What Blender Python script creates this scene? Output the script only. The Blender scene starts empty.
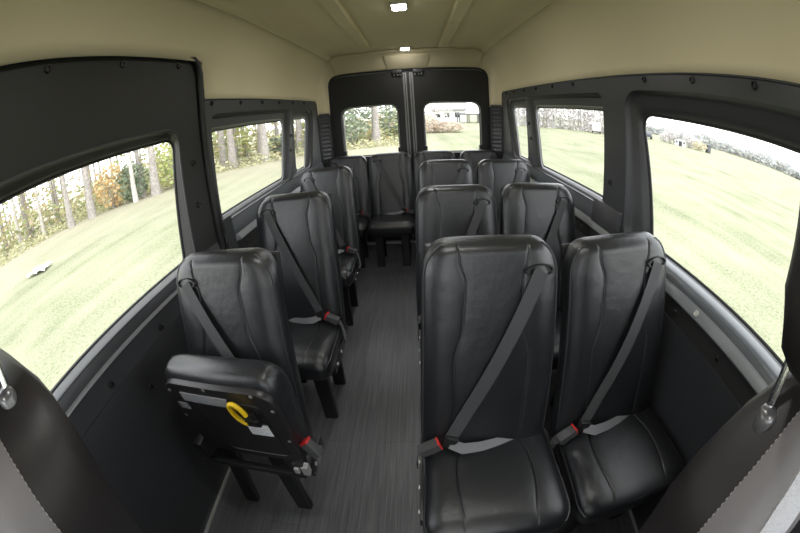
import bpy, bmesh, math, random
from mathutils import Vector, Matrix
random.seed(7)
C = bpy.context.scene.collection
PI = math.pi
sc = bpy.context.scene

# ------------------------------------------------------------------ materials
MATS = {}
def mat(name, col, rough=.5, metal=0, spec=.5, bump=None, var=None, emis=None, coat=0, sheen=0):
    """procedural principled material. bump=(scale,strength,kind[,distance]); var=(scale,amount)"""
    m = bpy.data.materials.new(name); m.use_nodes = True
    nt = m.node_tree; b = nt.nodes['Principled BSDF']
    b.inputs['Base Color'].default_value = (*col, 1)
    b.inputs['Roughness'].default_value = rough
    b.inputs['Metallic'].default_value = metal
    b.inputs['Specular IOR Level'].default_value = spec
    b.inputs['Coat Weight'].default_value = coat
    b.inputs['Sheen Weight'].default_value = sheen
    tc = nt.nodes.new('ShaderNodeTexCoord')
    if emis:
        b.inputs['Emission Color'].default_value = (*emis[0], 1)
        b.inputs['Emission Strength'].default_value = emis[1]
    if var:
        n = nt.nodes.new('ShaderNodeTexNoise'); n.inputs['Scale'].default_value = var[0]
        n.inputs['Detail'].default_value = 5
        nt.links.new(tc.outputs['Object'], n.inputs['Vector'])
        r = nt.nodes.new('ShaderNodeMapRange')
        r.inputs['To Min'].default_value = 1 - var[1]; r.inputs['To Max'].default_value = 1 + var[1]
        r.inputs['From Min'].default_value = .3; r.inputs['From Max'].default_value = .7
        nt.links.new(n.outputs['Fac'], r.inputs['Value'])
        h = nt.nodes.new('ShaderNodeVectorMath'); h.operation = 'SCALE'
        h.inputs[0].default_value = col
        nt.links.new(r.outputs['Result'], h.inputs['Scale'])
        nt.links.new(h.outputs['Vector'], b.inputs['Base Color'])
    last = None
    for bp in (bump or []):
        if bp[2] == 'noise':
            t = nt.nodes.new('ShaderNodeTexNoise'); t.inputs['Detail'].default_value = 4
            out = t.outputs['Fac']
        else:
            t = nt.nodes.new('ShaderNodeTexVoronoi'); out = t.outputs['Distance']
            if bp[2] == 'crack': t.feature = 'DISTANCE_TO_EDGE'
        t.inputs['Scale'].default_value = bp[0]
        nt.links.new(tc.outputs['Object'], t.inputs['Vector'])
        k = nt.nodes.new('ShaderNodeBump'); k.inputs['Strength'].default_value = bp[1]
        k.inputs['Distance'].default_value = bp[3] if len(bp) > 3 else .002
        nt.links.new(out, k.inputs['Height'])
        if last: nt.links.new(last.outputs['Normal'], k.inputs['Normal'])
        last = k
    if last: nt.links.new(last.outputs['Normal'], b.inputs['Normal'])
    MATS[name] = m
    return m

def lin(r, g, b):
    f = lambda c: (c/255/12.92 if c/255 <= .04045 else ((c/255+.055)/1.055)**2.4)
    return (f(r), f(g), f(b))

def out(r, g, b, k=1.12):      # daylight albedos of outdoor surfaces
    q = lin(r, g, b); l = .3*q[0]+.6*q[1]+.1*q[2]
    return tuple(k*(c*.72+l*.28) for c in q)
mat('leather', (.0145, .0155, .0175), .32, spec=.72, bump=[(900, .25, 'voronoi', .0008), (26, .22, 'noise', .006), (70, .2, 'noise', .002)], var=(9, .15))
mat('piping_leather', (.034, .035, .038), .34)
mat('lit_seam_thread', (.05, .052, .055), .5)  # thread kept pale to paint in light caught along the seams
mat('belt', (.05, .051, .054), .62, spec=.4, bump=[(700, .3, 'noise', .0006)], sheen=.2)
mat('belt_light', (.15, .152, .16), .55, bump=[(700, .3, 'noise', .0006)])
mat('black_plastic', (.014, .014, .015), .42, bump=[(600, .1, 'noise', .0005)])
mat('pan_plastic', (.02, .018, .019), .38, bump=[(300, .1, 'noise', .0005)])
mat('steel_black', (.016, .016, .017), .38, spec=.55)
mat('buckle_grey', (.06, .06, .063), .4)
mat('red_plastic', lin(190, 40, 40), .35)
mat('yellow', lin(236, 196, 30), .4)
mat('label_white', lin(225, 225, 228), .5)
mat('label_ink', lin(150, 150, 155), .6)
mat('velcro', (.26, .265, .28), .9, bump=[(500, .5, 'noise', .001)])
mat('collar_grey', (.18, .18, .19), .3, metal=.6)
mat('chrome', (.75, .76, .78), .15, metal=1)
mat('trim_plastic', lin(62, 63, 66), .42, spec=.5, bump=[(420, .12, 'noise', .0006)])
mat('lit_sill_plastic', lin(96, 100, 104), .30, spec=.55, bump=[(420, .1, 'noise', .0006)])  # trim plastic made lighter to paint in light on the upward sill
mat('lit_strip_plastic', lin(126, 129, 131), .4, bump=[(420, .1, 'noise', .0006)])  # lighter copy of the trim: daylight on the upward ledge painted in
mat('door_vinyl', lin(38, 38, 37), .62, bump=[(240, .18, 'noise', .0008)])
mat('lower_panel', lin(50, 51, 54), .5, bump=[(300, .2, 'noise', .0008), (4, .3, 'noise', .02)])
mat('rear_panel', lin(28, 27, 27), .55, bump=[(300, .2, 'noise', .0006)])
mat('rubber', (.012, .012, .012), .5)
mat('headliner', lin(220, 208, 176), .82, spec=.25, bump=[(350, .12, 'noise', .0008)], var=(1.5, .03))
mat('metal_strip', (.55, .55, .54), .4, metal=.6)
mat('edge_metal', lin(118, 118, 117), .4, metal=.2)
mat('white_metal', lin(196, 196, 194), .4)
mat('lamp_shell', lin(205, 204, 198), .4)
mat('lamp_lens', (.95, .95, .95), .3, emis=((1, .98, .95), 25))
mat('front_leather', lin(36, 33, 34), .5, bump=[(700, .2, 'voronoi', .0008), (30, .15, 'noise', .003)])
mat('lit_front_bolster', lin(112, 109, 111), .5, bump=[(700, .2, 'voronoi', .0008)])  # leather greyed up to paint in windscreen light on the bolsters
mat('front_cloth', lin(196, 196, 200), .9, bump=[(420, .9, 'voronoi', .002)], var=(400, .35))
mat('stitch', lin(168, 164, 160), .7)
mat('headrest', lin(38, 36, 37), .55, bump=[(700, .2, 'voronoi', .0008)])
mat('bark', out(150, 141, 134), .9, bump=[(14, .7, 'noise', .05)], var=(7, .3))
mat('bark_pale', out(178, 170, 160), .9, bump=[(14, .6, 'noise', .05)], var=(7, .22))
mat('bark_far_hazed', out(184, 180, 178), .9, var=(5, .2))  # bark paled to paint distance haze into the colour
mat('paper', lin(236, 238, 242), .7)
mat('house_wall', out(205, 205, 203), .8, var=(3, .05))
mat('house_roof', out(140, 136, 136), .8)
mat('dark_roof', out(92, 90, 92), .8)
mat('car_paint', lin(78, 80, 86), .35)
mat('white_paint', lin(205, 205, 205), .5)
mat('tyre', lin(40, 40, 40), .8)
mat('window_dark', lin(50, 55, 60), .2)

def leaf_mat(name, cols, transl=.25):
    m = bpy.data.materials.new(name); m.use_nodes = True; nt = m.node_tree
    b = nt.nodes['Principled BSDF']; b.inputs['Roughness'].default_value = .7
    b.inputs['Specular IOR Level'].default_value = .2
    g = nt.nodes.new('ShaderNodeNewGeometry'); r = nt.nodes.new('ShaderNodeValToRGB')
    r.color_ramp.interpolation = 'LINEAR'
    e = r.color_ramp.elements
    while len(e) > 1: e.remove(e[-1])
    e[0].position = 0; e[0].color = (*cols[0], 1)
    for i, c in enumerate(cols[1:], 1):
        k = e.new(i/(len(cols)-1)); k.color = (*c, 1)
    nt.links.new(g.outputs['Random Per Island'], r.inputs['Fac'])
    nt.links.new(r.outputs['Color'], b.inputs['Base Color'])
    t = nt.nodes.new('ShaderNodeBsdfTranslucent'); nt.links.new(r.outputs['Color'], t.inputs['Color'])
    x = nt.nodes.new('ShaderNodeMixShader'); x.inputs['Fac'].default_value = transl
    nt.links.new(b.outputs['BSDF'], x.inputs[1]); nt.links.new(t.outputs['BSDF'], x.inputs[2])
    nt.links.new(x.outputs['Shader'], nt.nodes['Material Output'].inputs['Surface'])
    MATS[name] = m
leaf_mat('leaf_mixed', [out(150, 160, 96), out(176, 174, 108), out(120, 138, 84), out(190, 170, 110), out(168, 150, 120)])
leaf_mat('leaf_yellow', [out(216, 178, 96), out(200, 156, 84), out(222, 196, 128), out(168, 140, 90)])
leaf_mat('leaf_green', [out(124, 144, 112), out(142, 158, 124), out(112, 132, 104)])
leaf_mat('leaf_bright', [out(170, 186, 92), out(196, 200, 104), out(146, 164, 84), out(204, 186, 100)])
leaf_mat('leaf_sage', [out(150, 168, 128), out(128, 146, 116), out(168, 176, 150), out(120, 126, 112)])
leaf_mat('weed_pale', [out(176, 176, 116), out(196, 188, 136), out(160, 166, 108), out(206, 192, 146)])
leaf_mat('twig_grey', [out(204, 198, 196), out(188, 182, 180), out(216, 210, 208), out(176, 172, 168)])  # twig greys, paled for the hazy light over the distant wood
leaf_mat('twig_brown', [out(204, 178, 156), out(186, 162, 142), out(212, 196, 176), out(170, 152, 138)])
leaf_mat('twig_tan', [out(206, 194, 162), out(190, 176, 140), out(214, 206, 178)])
leaf_mat('far_wood_hazed', [out(196, 200, 202), out(184, 190, 192), out(206, 204, 200), out(198, 192, 184)], .5)  # haze painted into the tree belt as pale colours

def glass_mat():
    m = bpy.data.materials.new('glass'); m.use_nodes = True; nt = m.node_tree
    nt.nodes.remove(nt.nodes['Principled BSDF'])
    t = nt.nodes.new('ShaderNodeBsdfTransparent'); t.inputs['Color'].default_value = (.985, .99, .985, 1)
    g = nt.nodes.new('ShaderNodeBsdfGlossy'); g.inputs['Roughness'].default_value = .02
    lw = nt.nodes.new('ShaderNodeLayerWeight'); lw.inputs['Blend'].default_value = .5
    pw = nt.nodes.new('ShaderNodeMath'); pw.operation = 'POWER'; pw.inputs[1].default_value = 4
    nt.links.new(lw.outputs['Facing'], pw.inputs[0])
    f = nt.nodes.new('ShaderNodeMath'); f.operation = 'MULTIPLY_ADD'; f.inputs[1].default_value = .35; f.inputs[2].default_value = .012
    nt.links.new(pw.outputs[0], f.inputs[0])
    x = nt.nodes.new('ShaderNodeMixShader')
    nt.links.new(f.outputs[0], x.inputs['Fac'])
    nt.links.new(t.outputs['BSDF'], x.inputs[1]); nt.links.new(g.outputs['BSDF'], x.inputs[2])
    nt.links.new(x.outputs['Shader'], nt.nodes['Material Output'].inputs['Surface'])
    MATS['glass'] = m
glass_mat()

def floor_mat():
    m = bpy.data.materials.new('floor_vinyl'); m.use_nodes = True; nt = m.node_tree; N = nt.nodes.new; L = nt.links.new
    b = nt.nodes['Principled BSDF']; b.inputs['Roughness'].default_value = .42
    tc = N('ShaderNodeTexCoord')
    mp = N('ShaderNodeMapping'); mp.inputs['Scale'].default_value = (1, 1, 1)
    L(tc.outputs['Object'], mp.inputs['Vector'])
    br = N('ShaderNodeTexBrick')            # planks run along the van
    br.inputs['Scale'].default_value = 1; br.inputs['Brick Width'].default_value = .95; br.inputs['Row Height'].default_value = .155
    br.inputs['Mortar Size'].default_value = .0012; br.inputs['Color1'].default_value = (.93, .93, .93, 1); br.inputs['Color2'].default_value = (1.05, 1.05, 1.05, 1)
    br.inputs['Mortar'].default_value = (.55, .55, .55, 1)
    mr = N('ShaderNodeMapping'); mr.inputs['Rotation'].default_value = (0, 0, PI/2)
    L(tc.outputs['Object'], mr.inputs['Vector']); L(mr.outputs['Vector'], br.inputs['Vector'])
    ms = N('ShaderNodeMapping'); ms.inputs['Scale'].default_value = (70, 2.0, 1)
    L(tc.outputs['Object'], ms.inputs['Vector'])
    n = N('ShaderNodeTexNoise'); n.inputs['Scale'].default_value = 1.6; n.inputs['Detail'].default_value = 6; n.inputs['Distortion'].default_value = .9
    L(ms.outputs['Vector'], n.inputs['Vector'])
    w = N('ShaderNodeTexWave'); w.wave_type = 'RINGS'; w.inputs['Scale'].default_value = .9; w.inputs['Distortion'].default_value = 3
    w.inputs['Detail'].default_value = 3
    mw = N('ShaderNodeMapping'); mw.inputs['Scale'].default_value = (9, .55, 1)
    L(tc.outputs['Object'], mw.inputs['Vector']); L(mw.outputs['Vector'], w.inputs['Vector'])
    mx = N('ShaderNodeMix'); mx.data_type = 'FLOAT'; mx.inputs['Factor'].default_value = .16
    L(n.outputs['Fac'], mx.inputs[2]); L(w.outputs['Fac'], mx.inputs[3])
    cr = N('ShaderNodeValToRGB'); cr.color_ramp.elements[0].position = .3; cr.color_ramp.elements[1].position = .72
    cr.color_ramp.elements[0].color = (*lin(70, 70, 73), 1); cr.color_ramp.elements[1].color = (*lin(104, 104, 107), 1)
    L(mx.outputs[0], cr.inputs['Fac'])
    mu = N('ShaderNodeMix'); mu.data_type = 'RGBA'; mu.blend_type = 'MULTIPLY'; mu.inputs['Factor'].default_value = 1
    L(cr.outputs['Color'], mu.inputs[6]); L(br.outputs['Color'], mu.inputs[7])
    L(mu.outputs[2], b.inputs['Base Color'])
    bp = N('ShaderNodeBump'); bp.inputs['Strength'].default_value = .25; bp.inputs['Distance'].default_value = .001
    L(mx.outputs[0], bp.inputs['Height']); L(bp.outputs['Normal'], b.inputs['Normal'])
    MATS['floor_vinyl'] = m
floor_mat()

def ground_col(r, g, b):
    q = out(r, g, b, .60); l = .3*q[0]+.6*q[1]+.1*q[2]
    return tuple(c*.72+l*.28 for c in q)
def ground_mat():
    m = bpy.data.materials.new('lawn'); m.use_nodes = True; nt = m.node_tree; N = nt.nodes.new; L = nt.links.new
    b = nt.nodes['Principled BSDF']; b.inputs['Roughness'].default_value = .9; b.inputs['Specular IOR Level'].default_value = .1
    tc = N('ShaderNodeTexCoord')
    def noise(scale, mscale, det=5):
        mp = N('ShaderNodeMapping'); mp.inputs['Scale'].default_value = mscale
        L(tc.outputs['Object'], mp.inputs['Vector'])
        n = N('ShaderNodeTexNoise'); n.inputs['Scale'].default_value = scale; n.inputs['Detail'].default_value = det
        n.inputs['Roughness'].default_value = .6
        L(mp.outputs['Vector'], n.inputs['Vector']); return n.outputs['Fac']
    big = noise(.35, (1, 1, 1)); st = noise(1.1, (1, .12, 1), 3); fine = noise(16, (1, 1, 1), 6)
    def mixf(a, c, f):
        x = N('ShaderNodeMix'); x.data_type = 'FLOAT'; x.inputs['Factor'].default_value = f
        L(a, x.inputs[2]); L(c, x.inputs[3]); return x.outputs[0]
    v = mixf(mixf(big, st, .5), fine, .45)
    cr = N('ShaderNodeValToRGB'); e = cr.color_ramp.elements
    e[0].position = .36; e[0].color = (*ground_col(108, 126, 56), 1)
    e[1].position = .64; e[1].color = (*ground_col(206, 198, 150), 1)
    k = e.new(.46); k.color = (*ground_col(164, 172, 100), 1)
    k = e.new(.54); k.color = (*ground_col(186, 188, 124), 1)
    L(v, cr.inputs['Fac'])
    # drier leaf-strewn grass close to the wood on the -x side
    sx = N('ShaderNodeSeparateXYZ'); L(tc.outputs['Object'], sx.inputs['Vector'])
    le = N('ShaderNodeVectorMath'); le.operation = 'LENGTH'; L(tc.outputs['Object'], le.inputs[0])
    r1 = N('ShaderNodeMapRange'); r1.inputs['From Min'].default_value = 11; r1.inputs['From Max'].default_value = 21
    L(le.outputs['Value'], r1.inputs['Value'])
    r2 = N('ShaderNodeMapRange'); r2.inputs['From Min'].default_value = 3; r2.inputs['From Max'].default_value = -2
    L(sx.outputs['X'], r2.inputs['Value'])
    mm = N('ShaderNodeMath'); mm.operation = 'MULTIPLY'; L(r1.outputs[0], mm.inputs[0]); L(r2.outputs[0], mm.inputs[1])
    m2 = N('ShaderNodeMath'); m2.operation = 'MULTIPLY'; L(mm.outputs[0], m2.inputs[0]); m2.inputs[1].default_value = .7
    mix = N('ShaderNodeMix'); mix.data_type = 'RGBA'
    c2 = N('ShaderNodeValToRGB'); e = c2.color_ramp.elements
    e[0].position = .38; e[0].color = (*ground_col(196, 186, 132), 1); e[1].position = .62; e[1].color = (*ground_col(232, 216, 170), 1)
    L(fine, c2.inputs['Fac'])
    L(m2.outputs[0], mix.inputs['Factor']); L(cr.outputs['Color'], mix.inputs[6]); L(c2.outputs['Color'], mix.inputs[7])
    L(mix.outputs[2], b.inputs['Base Color'])
    bp = N('ShaderNodeBump'); bp.inputs['Strength'].default_value = .6; bp.inputs['Distance'].default_value = .05
    L(fine, bp.inputs['Height']); L(bp.outputs['Normal'], b.inputs['Normal'])
    MATS['lawn'] = m
ground_mat()

# ------------------------------------------------------------------ mesh helpers
def tag(o, label=None, cat=None, group=None, kind=None):
    if label: o['label'] = label
    if cat: o['category'] = cat
    if group: o['group'] = group
    if kind: o['kind'] = kind
    return o

def build(name, bm, m, parent=None, smooth=True, ang=40, recalc=True):
    if recalc: bmesh.ops.recalc_face_normals(bm, faces=bm.faces)
    me = bpy.data.meshes.new(name); bm.to_mesh(me); bm.free()
    for k in (m if isinstance(m, (list, tuple)) else [m]): me.materials.append(MATS[k])
    if smooth:
        me.shade_smooth(); me.set_sharp_from_angle(angle=math.radians(ang))
    o = bpy.data.objects.new(name, me); C.objects.link(o)
    if parent is not None: o.parent = parent
    return o

def empty(name, loc=(0, 0, 0), rz=0):
    o = bpy.data.objects.new(name, None); C.objects.link(o)
    o.location = loc; o.rotation_euler = (0, 0, rz); o.empty_display_size = .1
    return o

def copy_tree(o, parent=None):
    c = o.copy(); C.objects.link(c); c.parent = parent
    for ch in list(o.children): copy_tree(ch, c)
    return c

def box(bm, x0, x1, y0, y1, z0, z1, bev=0, M=None, seg=2):
    r = bmesh.ops.create_cube(bm, size=1)
    vs = r['verts']
    T = Matrix.Translation(((x0+x1)/2, (y0+y1)/2, (z0+z1)/2)) @ Matrix.Diagonal((abs(x1-x0), abs(y1-y0), abs(z1-z0), 1))
    bmesh.ops.transform(bm, matrix=T, verts=vs)
    if bev:
        es = list({e for v in vs for e in v.link_edges})
        rr = bmesh.ops.bevel(bm, geom=es, offset=bev, segments=seg, profile=.7, affect='EDGES')
        vs = list({v for f in rr['faces'] for v in f.verts} | {v for v in vs if v.is_valid})
    if M is not None: bmesh.ops.transform(bm, matrix=M, verts=vs)
    return vs

def loft(bm, rings, closed=True, cap0=False, cap1=False, mi=0, mifn=None):
    R = [[bm.verts.new(p) for p in r] for r in rings]
    n = len(R[0])
    for i in range(len(R)-1):
        for j in range(n if closed else n-1):
            k = (j+1) % n
            try:
                f = bm.faces.new((R[i][j], R[i][k], R[i+1][k], R[i+1][j]))
                f.material_index = mifn(i, j) if mifn else mi
            except ValueError: pass
    if cap0: bm.faces.new(list(reversed(R[0])))
    if cap1: bm.faces.new(R[-1])
    return R

def tube(bm, pts, r, n=8, closed=False, caps=True):
    P = [Vector(p) for p in pts]; m = len(P)
    rings = []; up = None
    for i, p in enumerate(P):
        a = P[(i-1) % m] if (closed or i > 0) else P[i]
        b = P[(i+1) % m] if (closed or i < m-1) else P[i]
        t = (b-a).normalized()
        if up is None:
            up = t.orthogonal().normalized()
        u = (up - t*up.dot(t))
        u = u.normalized() if u.length > 1e-6 else t.orthogonal().normalized()
        up = u; v = t.cross(u)
        rr = r[i] if isinstance(r, (list, tuple)) else r
        rings.append([p + (u*math.cos(k*2*PI/n) + v*math.sin(k*2*PI/n))*rr for k in range(n)])
    if closed: rings.append(rings[0])
    loft(bm, rings, True, caps and not closed, caps and not closed)
    if closed: bmesh.ops.remove_doubles(bm, verts=bm.verts, dist=1e-6)

def lathe(bm, prof, n=16, M=None):
    rings = [[Vector((r*math.cos(k*2*PI/n), r*math.sin(k*2*PI/n), z)) for k in range(n)] for r, z in prof]
    if M is not None: rings = [[M @ p for p in r] for r in rings]
    loft(bm, rings, True, True, True)

def ribbon(bm, pts, normals, w, t=.0015):
    """strap of width w, thickness t: pts centre line, normals surface normals"""
    P = [Vector(p) for p in pts]; rings = []
    for i, p in enumerate(P):
        d = (P[min(i+1, len(P)-1)] - P[max(i-1, 0)]).normalized()
        n = Vector(normals[i]); n = (n - d*n.dot(d)).normalized(); s = d.cross(n)
        ww = (w[i] if isinstance(w, (list, tuple)) else w)/2
        rings.append([p - s*ww, p + s*ww, p + s*ww + n*t, p - s*ww + n*t])
    loft(bm, rings, True, True, True)

def rpoly(pts, rad, n=6):
    """rounded 2D polygon (CCW or CW), rad per corner"""
    out = []; m = len(pts)
    for i in range(m):
        p = Vector(pts[i]); a = Vector(pts[i-1]); b = Vector(pts[(i+1) % m])
        r = rad[i] if isinstance(rad, (list, tuple)) else rad
        u = (a-p).normalized(); v = (b-p).normalized()
        ang = u.angle(v); d = min(r/math.tan(ang/2), (a-p).length*.49, (b-p).length*.49)
        s, e = p+u*d, p+v*d
        for k in range(n+1):
            t = k/n
            # quadratic arc through the corner
            q = s*(1-t)**2 + p*2*t*(1-t)*.92 + e*t*t + ((s+e)/2)*(2*t*(1-t)*.08)
            out.append((q.x, q.y))
    return out

def offset_poly(pts, d):
    c = Vector((sum(p[0] for p in pts)/len(pts), sum(p[1] for p in pts)/len(pts)))
    xs = [p[0] for p in pts]; ys = [p[1] for p in pts]
    hx, hy = (max(xs)-min(xs))/2, (max(ys)-min(ys))/2
    return [(c.x+(p[0]-c.x)*(1+d/hx), c.y+(p[1]-c.y)*(1+d/hy)) for p in pts]

def fill2d(bm, outline, holes, mapf):
    """flat face with holes; mapf maps (a,b)->3D"""
    es = []; vs = []
    for loop in [outline]+holes:
        V = [bm.verts.new((p[0], p[1], 0)) for p in loop]; vs += V
        for i in range(len(V)): es.append(bm.edges.new((V[i], V[(i+1) % len(V)])))
    r = bmesh.ops.triangle_fill(bm, use_beauty=True, use_dissolve=False, edges=es)
    for v in vs: v.co = Vector(mapf(v.co.x, v.co.y))

def solid(o, t, off=1):
    m = o.modifiers.new('thickness', 'SOLIDIFY'); m.thickness = t; m.offset = off; return o

# ------------------------------------------------------------------ passenger seat
def sea(h):   # half spacing of the two back seams at height h over the cushion
    K = [(-.1, .10), (0, .10), (.12, .098), (.27, .100), (.37, .078), (.47, .072), (.53, .086), (.6, .092)]
    for (a, x), (b, y) in zip(K, K[1:]):
        if a <= h <= b:
            t = (h-a)/(b-a); t = t*t*(3-2*t); return x+(y-x)*t
    return .092
def columns(nb=9, nc=14):
    off = [.012, .006, .0025]
    L = []
    for i in range(nb+1): L.append(('a', i/nb))
    return L
BH = .565; LEAN = .14
def back_front(u, h):
    """u in -1..1 over the face, h height over the cushion: local point on the front face of the backrest"""
    w, dep = back_w(h)
    x = u*w
    d = dep*(1-abs(u)**5)**.5 if abs(u) < 1 else 0
    return Vector((x, h*LEAN/BH - d, .45+h))
def back_w(h):
    w = .1765 + .014*min(1, max(0, (.5-h)/.4))
    if h > .565-.085:
        t = min((h-(.565-.085))/.085, 1); w = w-.074*(1-math.sqrt(max(0, 1-t*t)))
    dep = .042
    if h > .565-.022:
        t = min((h-(.565-.022))/.022, 1); dep = .042*math.sqrt(max(.0, 1-t*t*.93))
    if h < 0: dep = .042*max(.4, 1+h*5)
    return w, dep
def back_mesh():
    bm = bmesh.new()
    hs = [-.07, -.05, -.03, 0] + [i*.02 for i in range(1, 24)] + [.465, .472, .479, .486, .494, .502, .51, .518, .526, .534, .541, .547, .552, .556, .5595, .562, .564, .565]
    hs = sorted(set(round(h, 4) for h in hs))
    rings = []
    for h in hs:
        w, dep = back_w(h)
        s = sea(h)
        s = min(s, w*.85)
        # x stations of the front face
        X = []
        def span(a, b, n, la, lb):
            q = []
            if la: q += [a+.0012, a+.0026, a+.005, a+.010]
            lo = a+.010 if la else a; hi = b-.010 if lb else b
            q += [lo+(hi-lo)*k/n for k in range(1, n)]
            if lb: q += [b-.010, b-.005, b-.0026, b-.0012]
            return q
        X = [-w*math.cos(PI/2*k/10)**.6 if k else -w for k in ()]
        edge = [w*math.sin(PI/2*t) for t in (1, .9, .82, .74)]
        left = [-e for e in edge]
        X = left + span(left[-1], -s, 4, False, True) + [-s] + span(-s, s, 9, True, True) + [s] + span(s, -left[-1], 4, True, False) + [-e for e in reversed(left)]
        ring = []
        cy = h*LEAN/BH
        for x in X:
            u = min(abs(x)/w, 1)
            d = dep*(1-u**7)**.5
            g = 0
            for k in (-s, s):
                q = abs(x-k)
                g += .0034*math.exp(-(q/.0019)**2) + .0012*math.exp(-(q/.010)**2)
            if abs(x) > s: d += .0028*math.sin(PI*min(1, (abs(x)-s)/(w-s)))*(1 if h < .48 else max(0, 1-(h-.48)/.06))
            fade = 1 if h < .55 else max(0, 1-(h-.55)/.015)
            lum = .004*math.exp(-((h-.13)/.12)**2)*(1-u**2)
            ring.append(Vector((x, cy - d + g*fade - lum, .45+h)))
        nb = 14                     # rear of the backrest
        for k in range(1, nb):
            a = PI*k/nb
            x = w*math.copysign(abs(math.cos(a))**.35, math.cos(a)); d = dep*1.15*math.sin(a)**.4
            ring.append(Vector((x, cy + d, .45+h)))
        rings.append(ring)
    loft(bm, rings, True, True, True)
    return bm
def cushion_mesh():
    """cushion lying flat: origin at its rear edge centre, front towards -y, top at z=.45 (dips to .435 at the rear)"""
    bm = bmesh.new(); rings = []
    ys = [.03, .02, .005] + [-.015-.02*i for i in range(14)] + [-.295, -.308, -.319, -.329, -.338, -.346, -.352, -.3565, -.359]
    for y in ys:
        t = max(0, (-y-.285)/.075)            # waterfall front
        t = min(t, .999)
        ztop = .440 + .018*min(1, max(0, -y/.25)) - .055*(1-math.sqrt(1-t*t))
        zbot = .335 + .03*(1-math.sqrt(1-t*t))
        w = .188 + .008*min(1, max(0, -y/.3)) - .04*(1-math.sqrt(1-t*t))
        yb = max(0, (y-.0)/.03); w -= .012*yb; ztop -= .01*yb
        s = .092 + .013*math.sin(PI*min(1, max(0, (-y)/.30))) - .012*(1-min(1, max(0, -y/.12)))
        K = min(1, max(0, (-y)/.1))
        edge = [w*q for q in (1, .988, .965, .92)]
        X = [-e for e in edge]
        def span(a, b, n, la, lb):
            q = []
            if la: q += [a+.0012, a+.0026, a+.005, a+.010]
            lo = a+.010 if la else a; hi = b-.010 if lb else b
            q += [lo+(hi-lo)*k/n for k in range(1, n)]
            if lb: q += [b-.010, b-.005, b-.0026, b-.0012]
            return q
        X = X + span(-edge[-1], -s, 4, False, True) + [-s] + span(-s, s, 9, True, True) + [s] + span(s, edge[-1], 4, True, False) + list(reversed(edge))
        H = ztop-zbot; zc = (ztop+zbot)/2
        ring = []
        for x in X:
            u = min(abs(x)/w, 1)
            z = zc + H/2*(1-u**9)**.42
            g = 0
            for k in (-s, s):
                q = abs(x-k); g += .0034*math.exp(-(q/.0019)**2)+.0012*math.exp(-(q/.010)**2)
            z += .006*(1-(abs(x)/w)**2)*math.sin(PI*min(1, max(0, -y/.33)))
            ring.append(Vector((x, y, z-g*(1-t))))
        for k in range(1, 10):
            a = PI*k/10
            x = w*.985*math.copysign(abs(math.cos(a))**.25, math.cos(a)); ring.append(Vector((x, y, zc-H/2*math.sin(a)**.3)))
        rings.append(ring)
    loft(bm, rings, True, True, True)
    return bm
def piping_mesh():
    bm = bmesh.new(); pts = []
    for k in range(0, 24): pts.append((-1, .01+k*.0205))
    P = []
    def pt(sx, h):
        w, dep = back_w(h)
        u = .965
        d = dep*(1-u**7)**.5
        return Vector((sx*w*u, h*LEAN/BH-d-.0008, .45+h))
    hs = [.0+.02*i for i in range(24)]+[.478, .494, .508, .52, .53, .54, .547]
    P = [pt(-1, h) for h in hs]
    top = pt(-1, .5565); a = top; b = pt(1, .5565)
    P += [a.lerp(b, t/8) for t in range(9)]
    P += [pt(1, h) for h in reversed(hs)]
    tube(bm, P, .0036, 6)
    return bm

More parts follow.
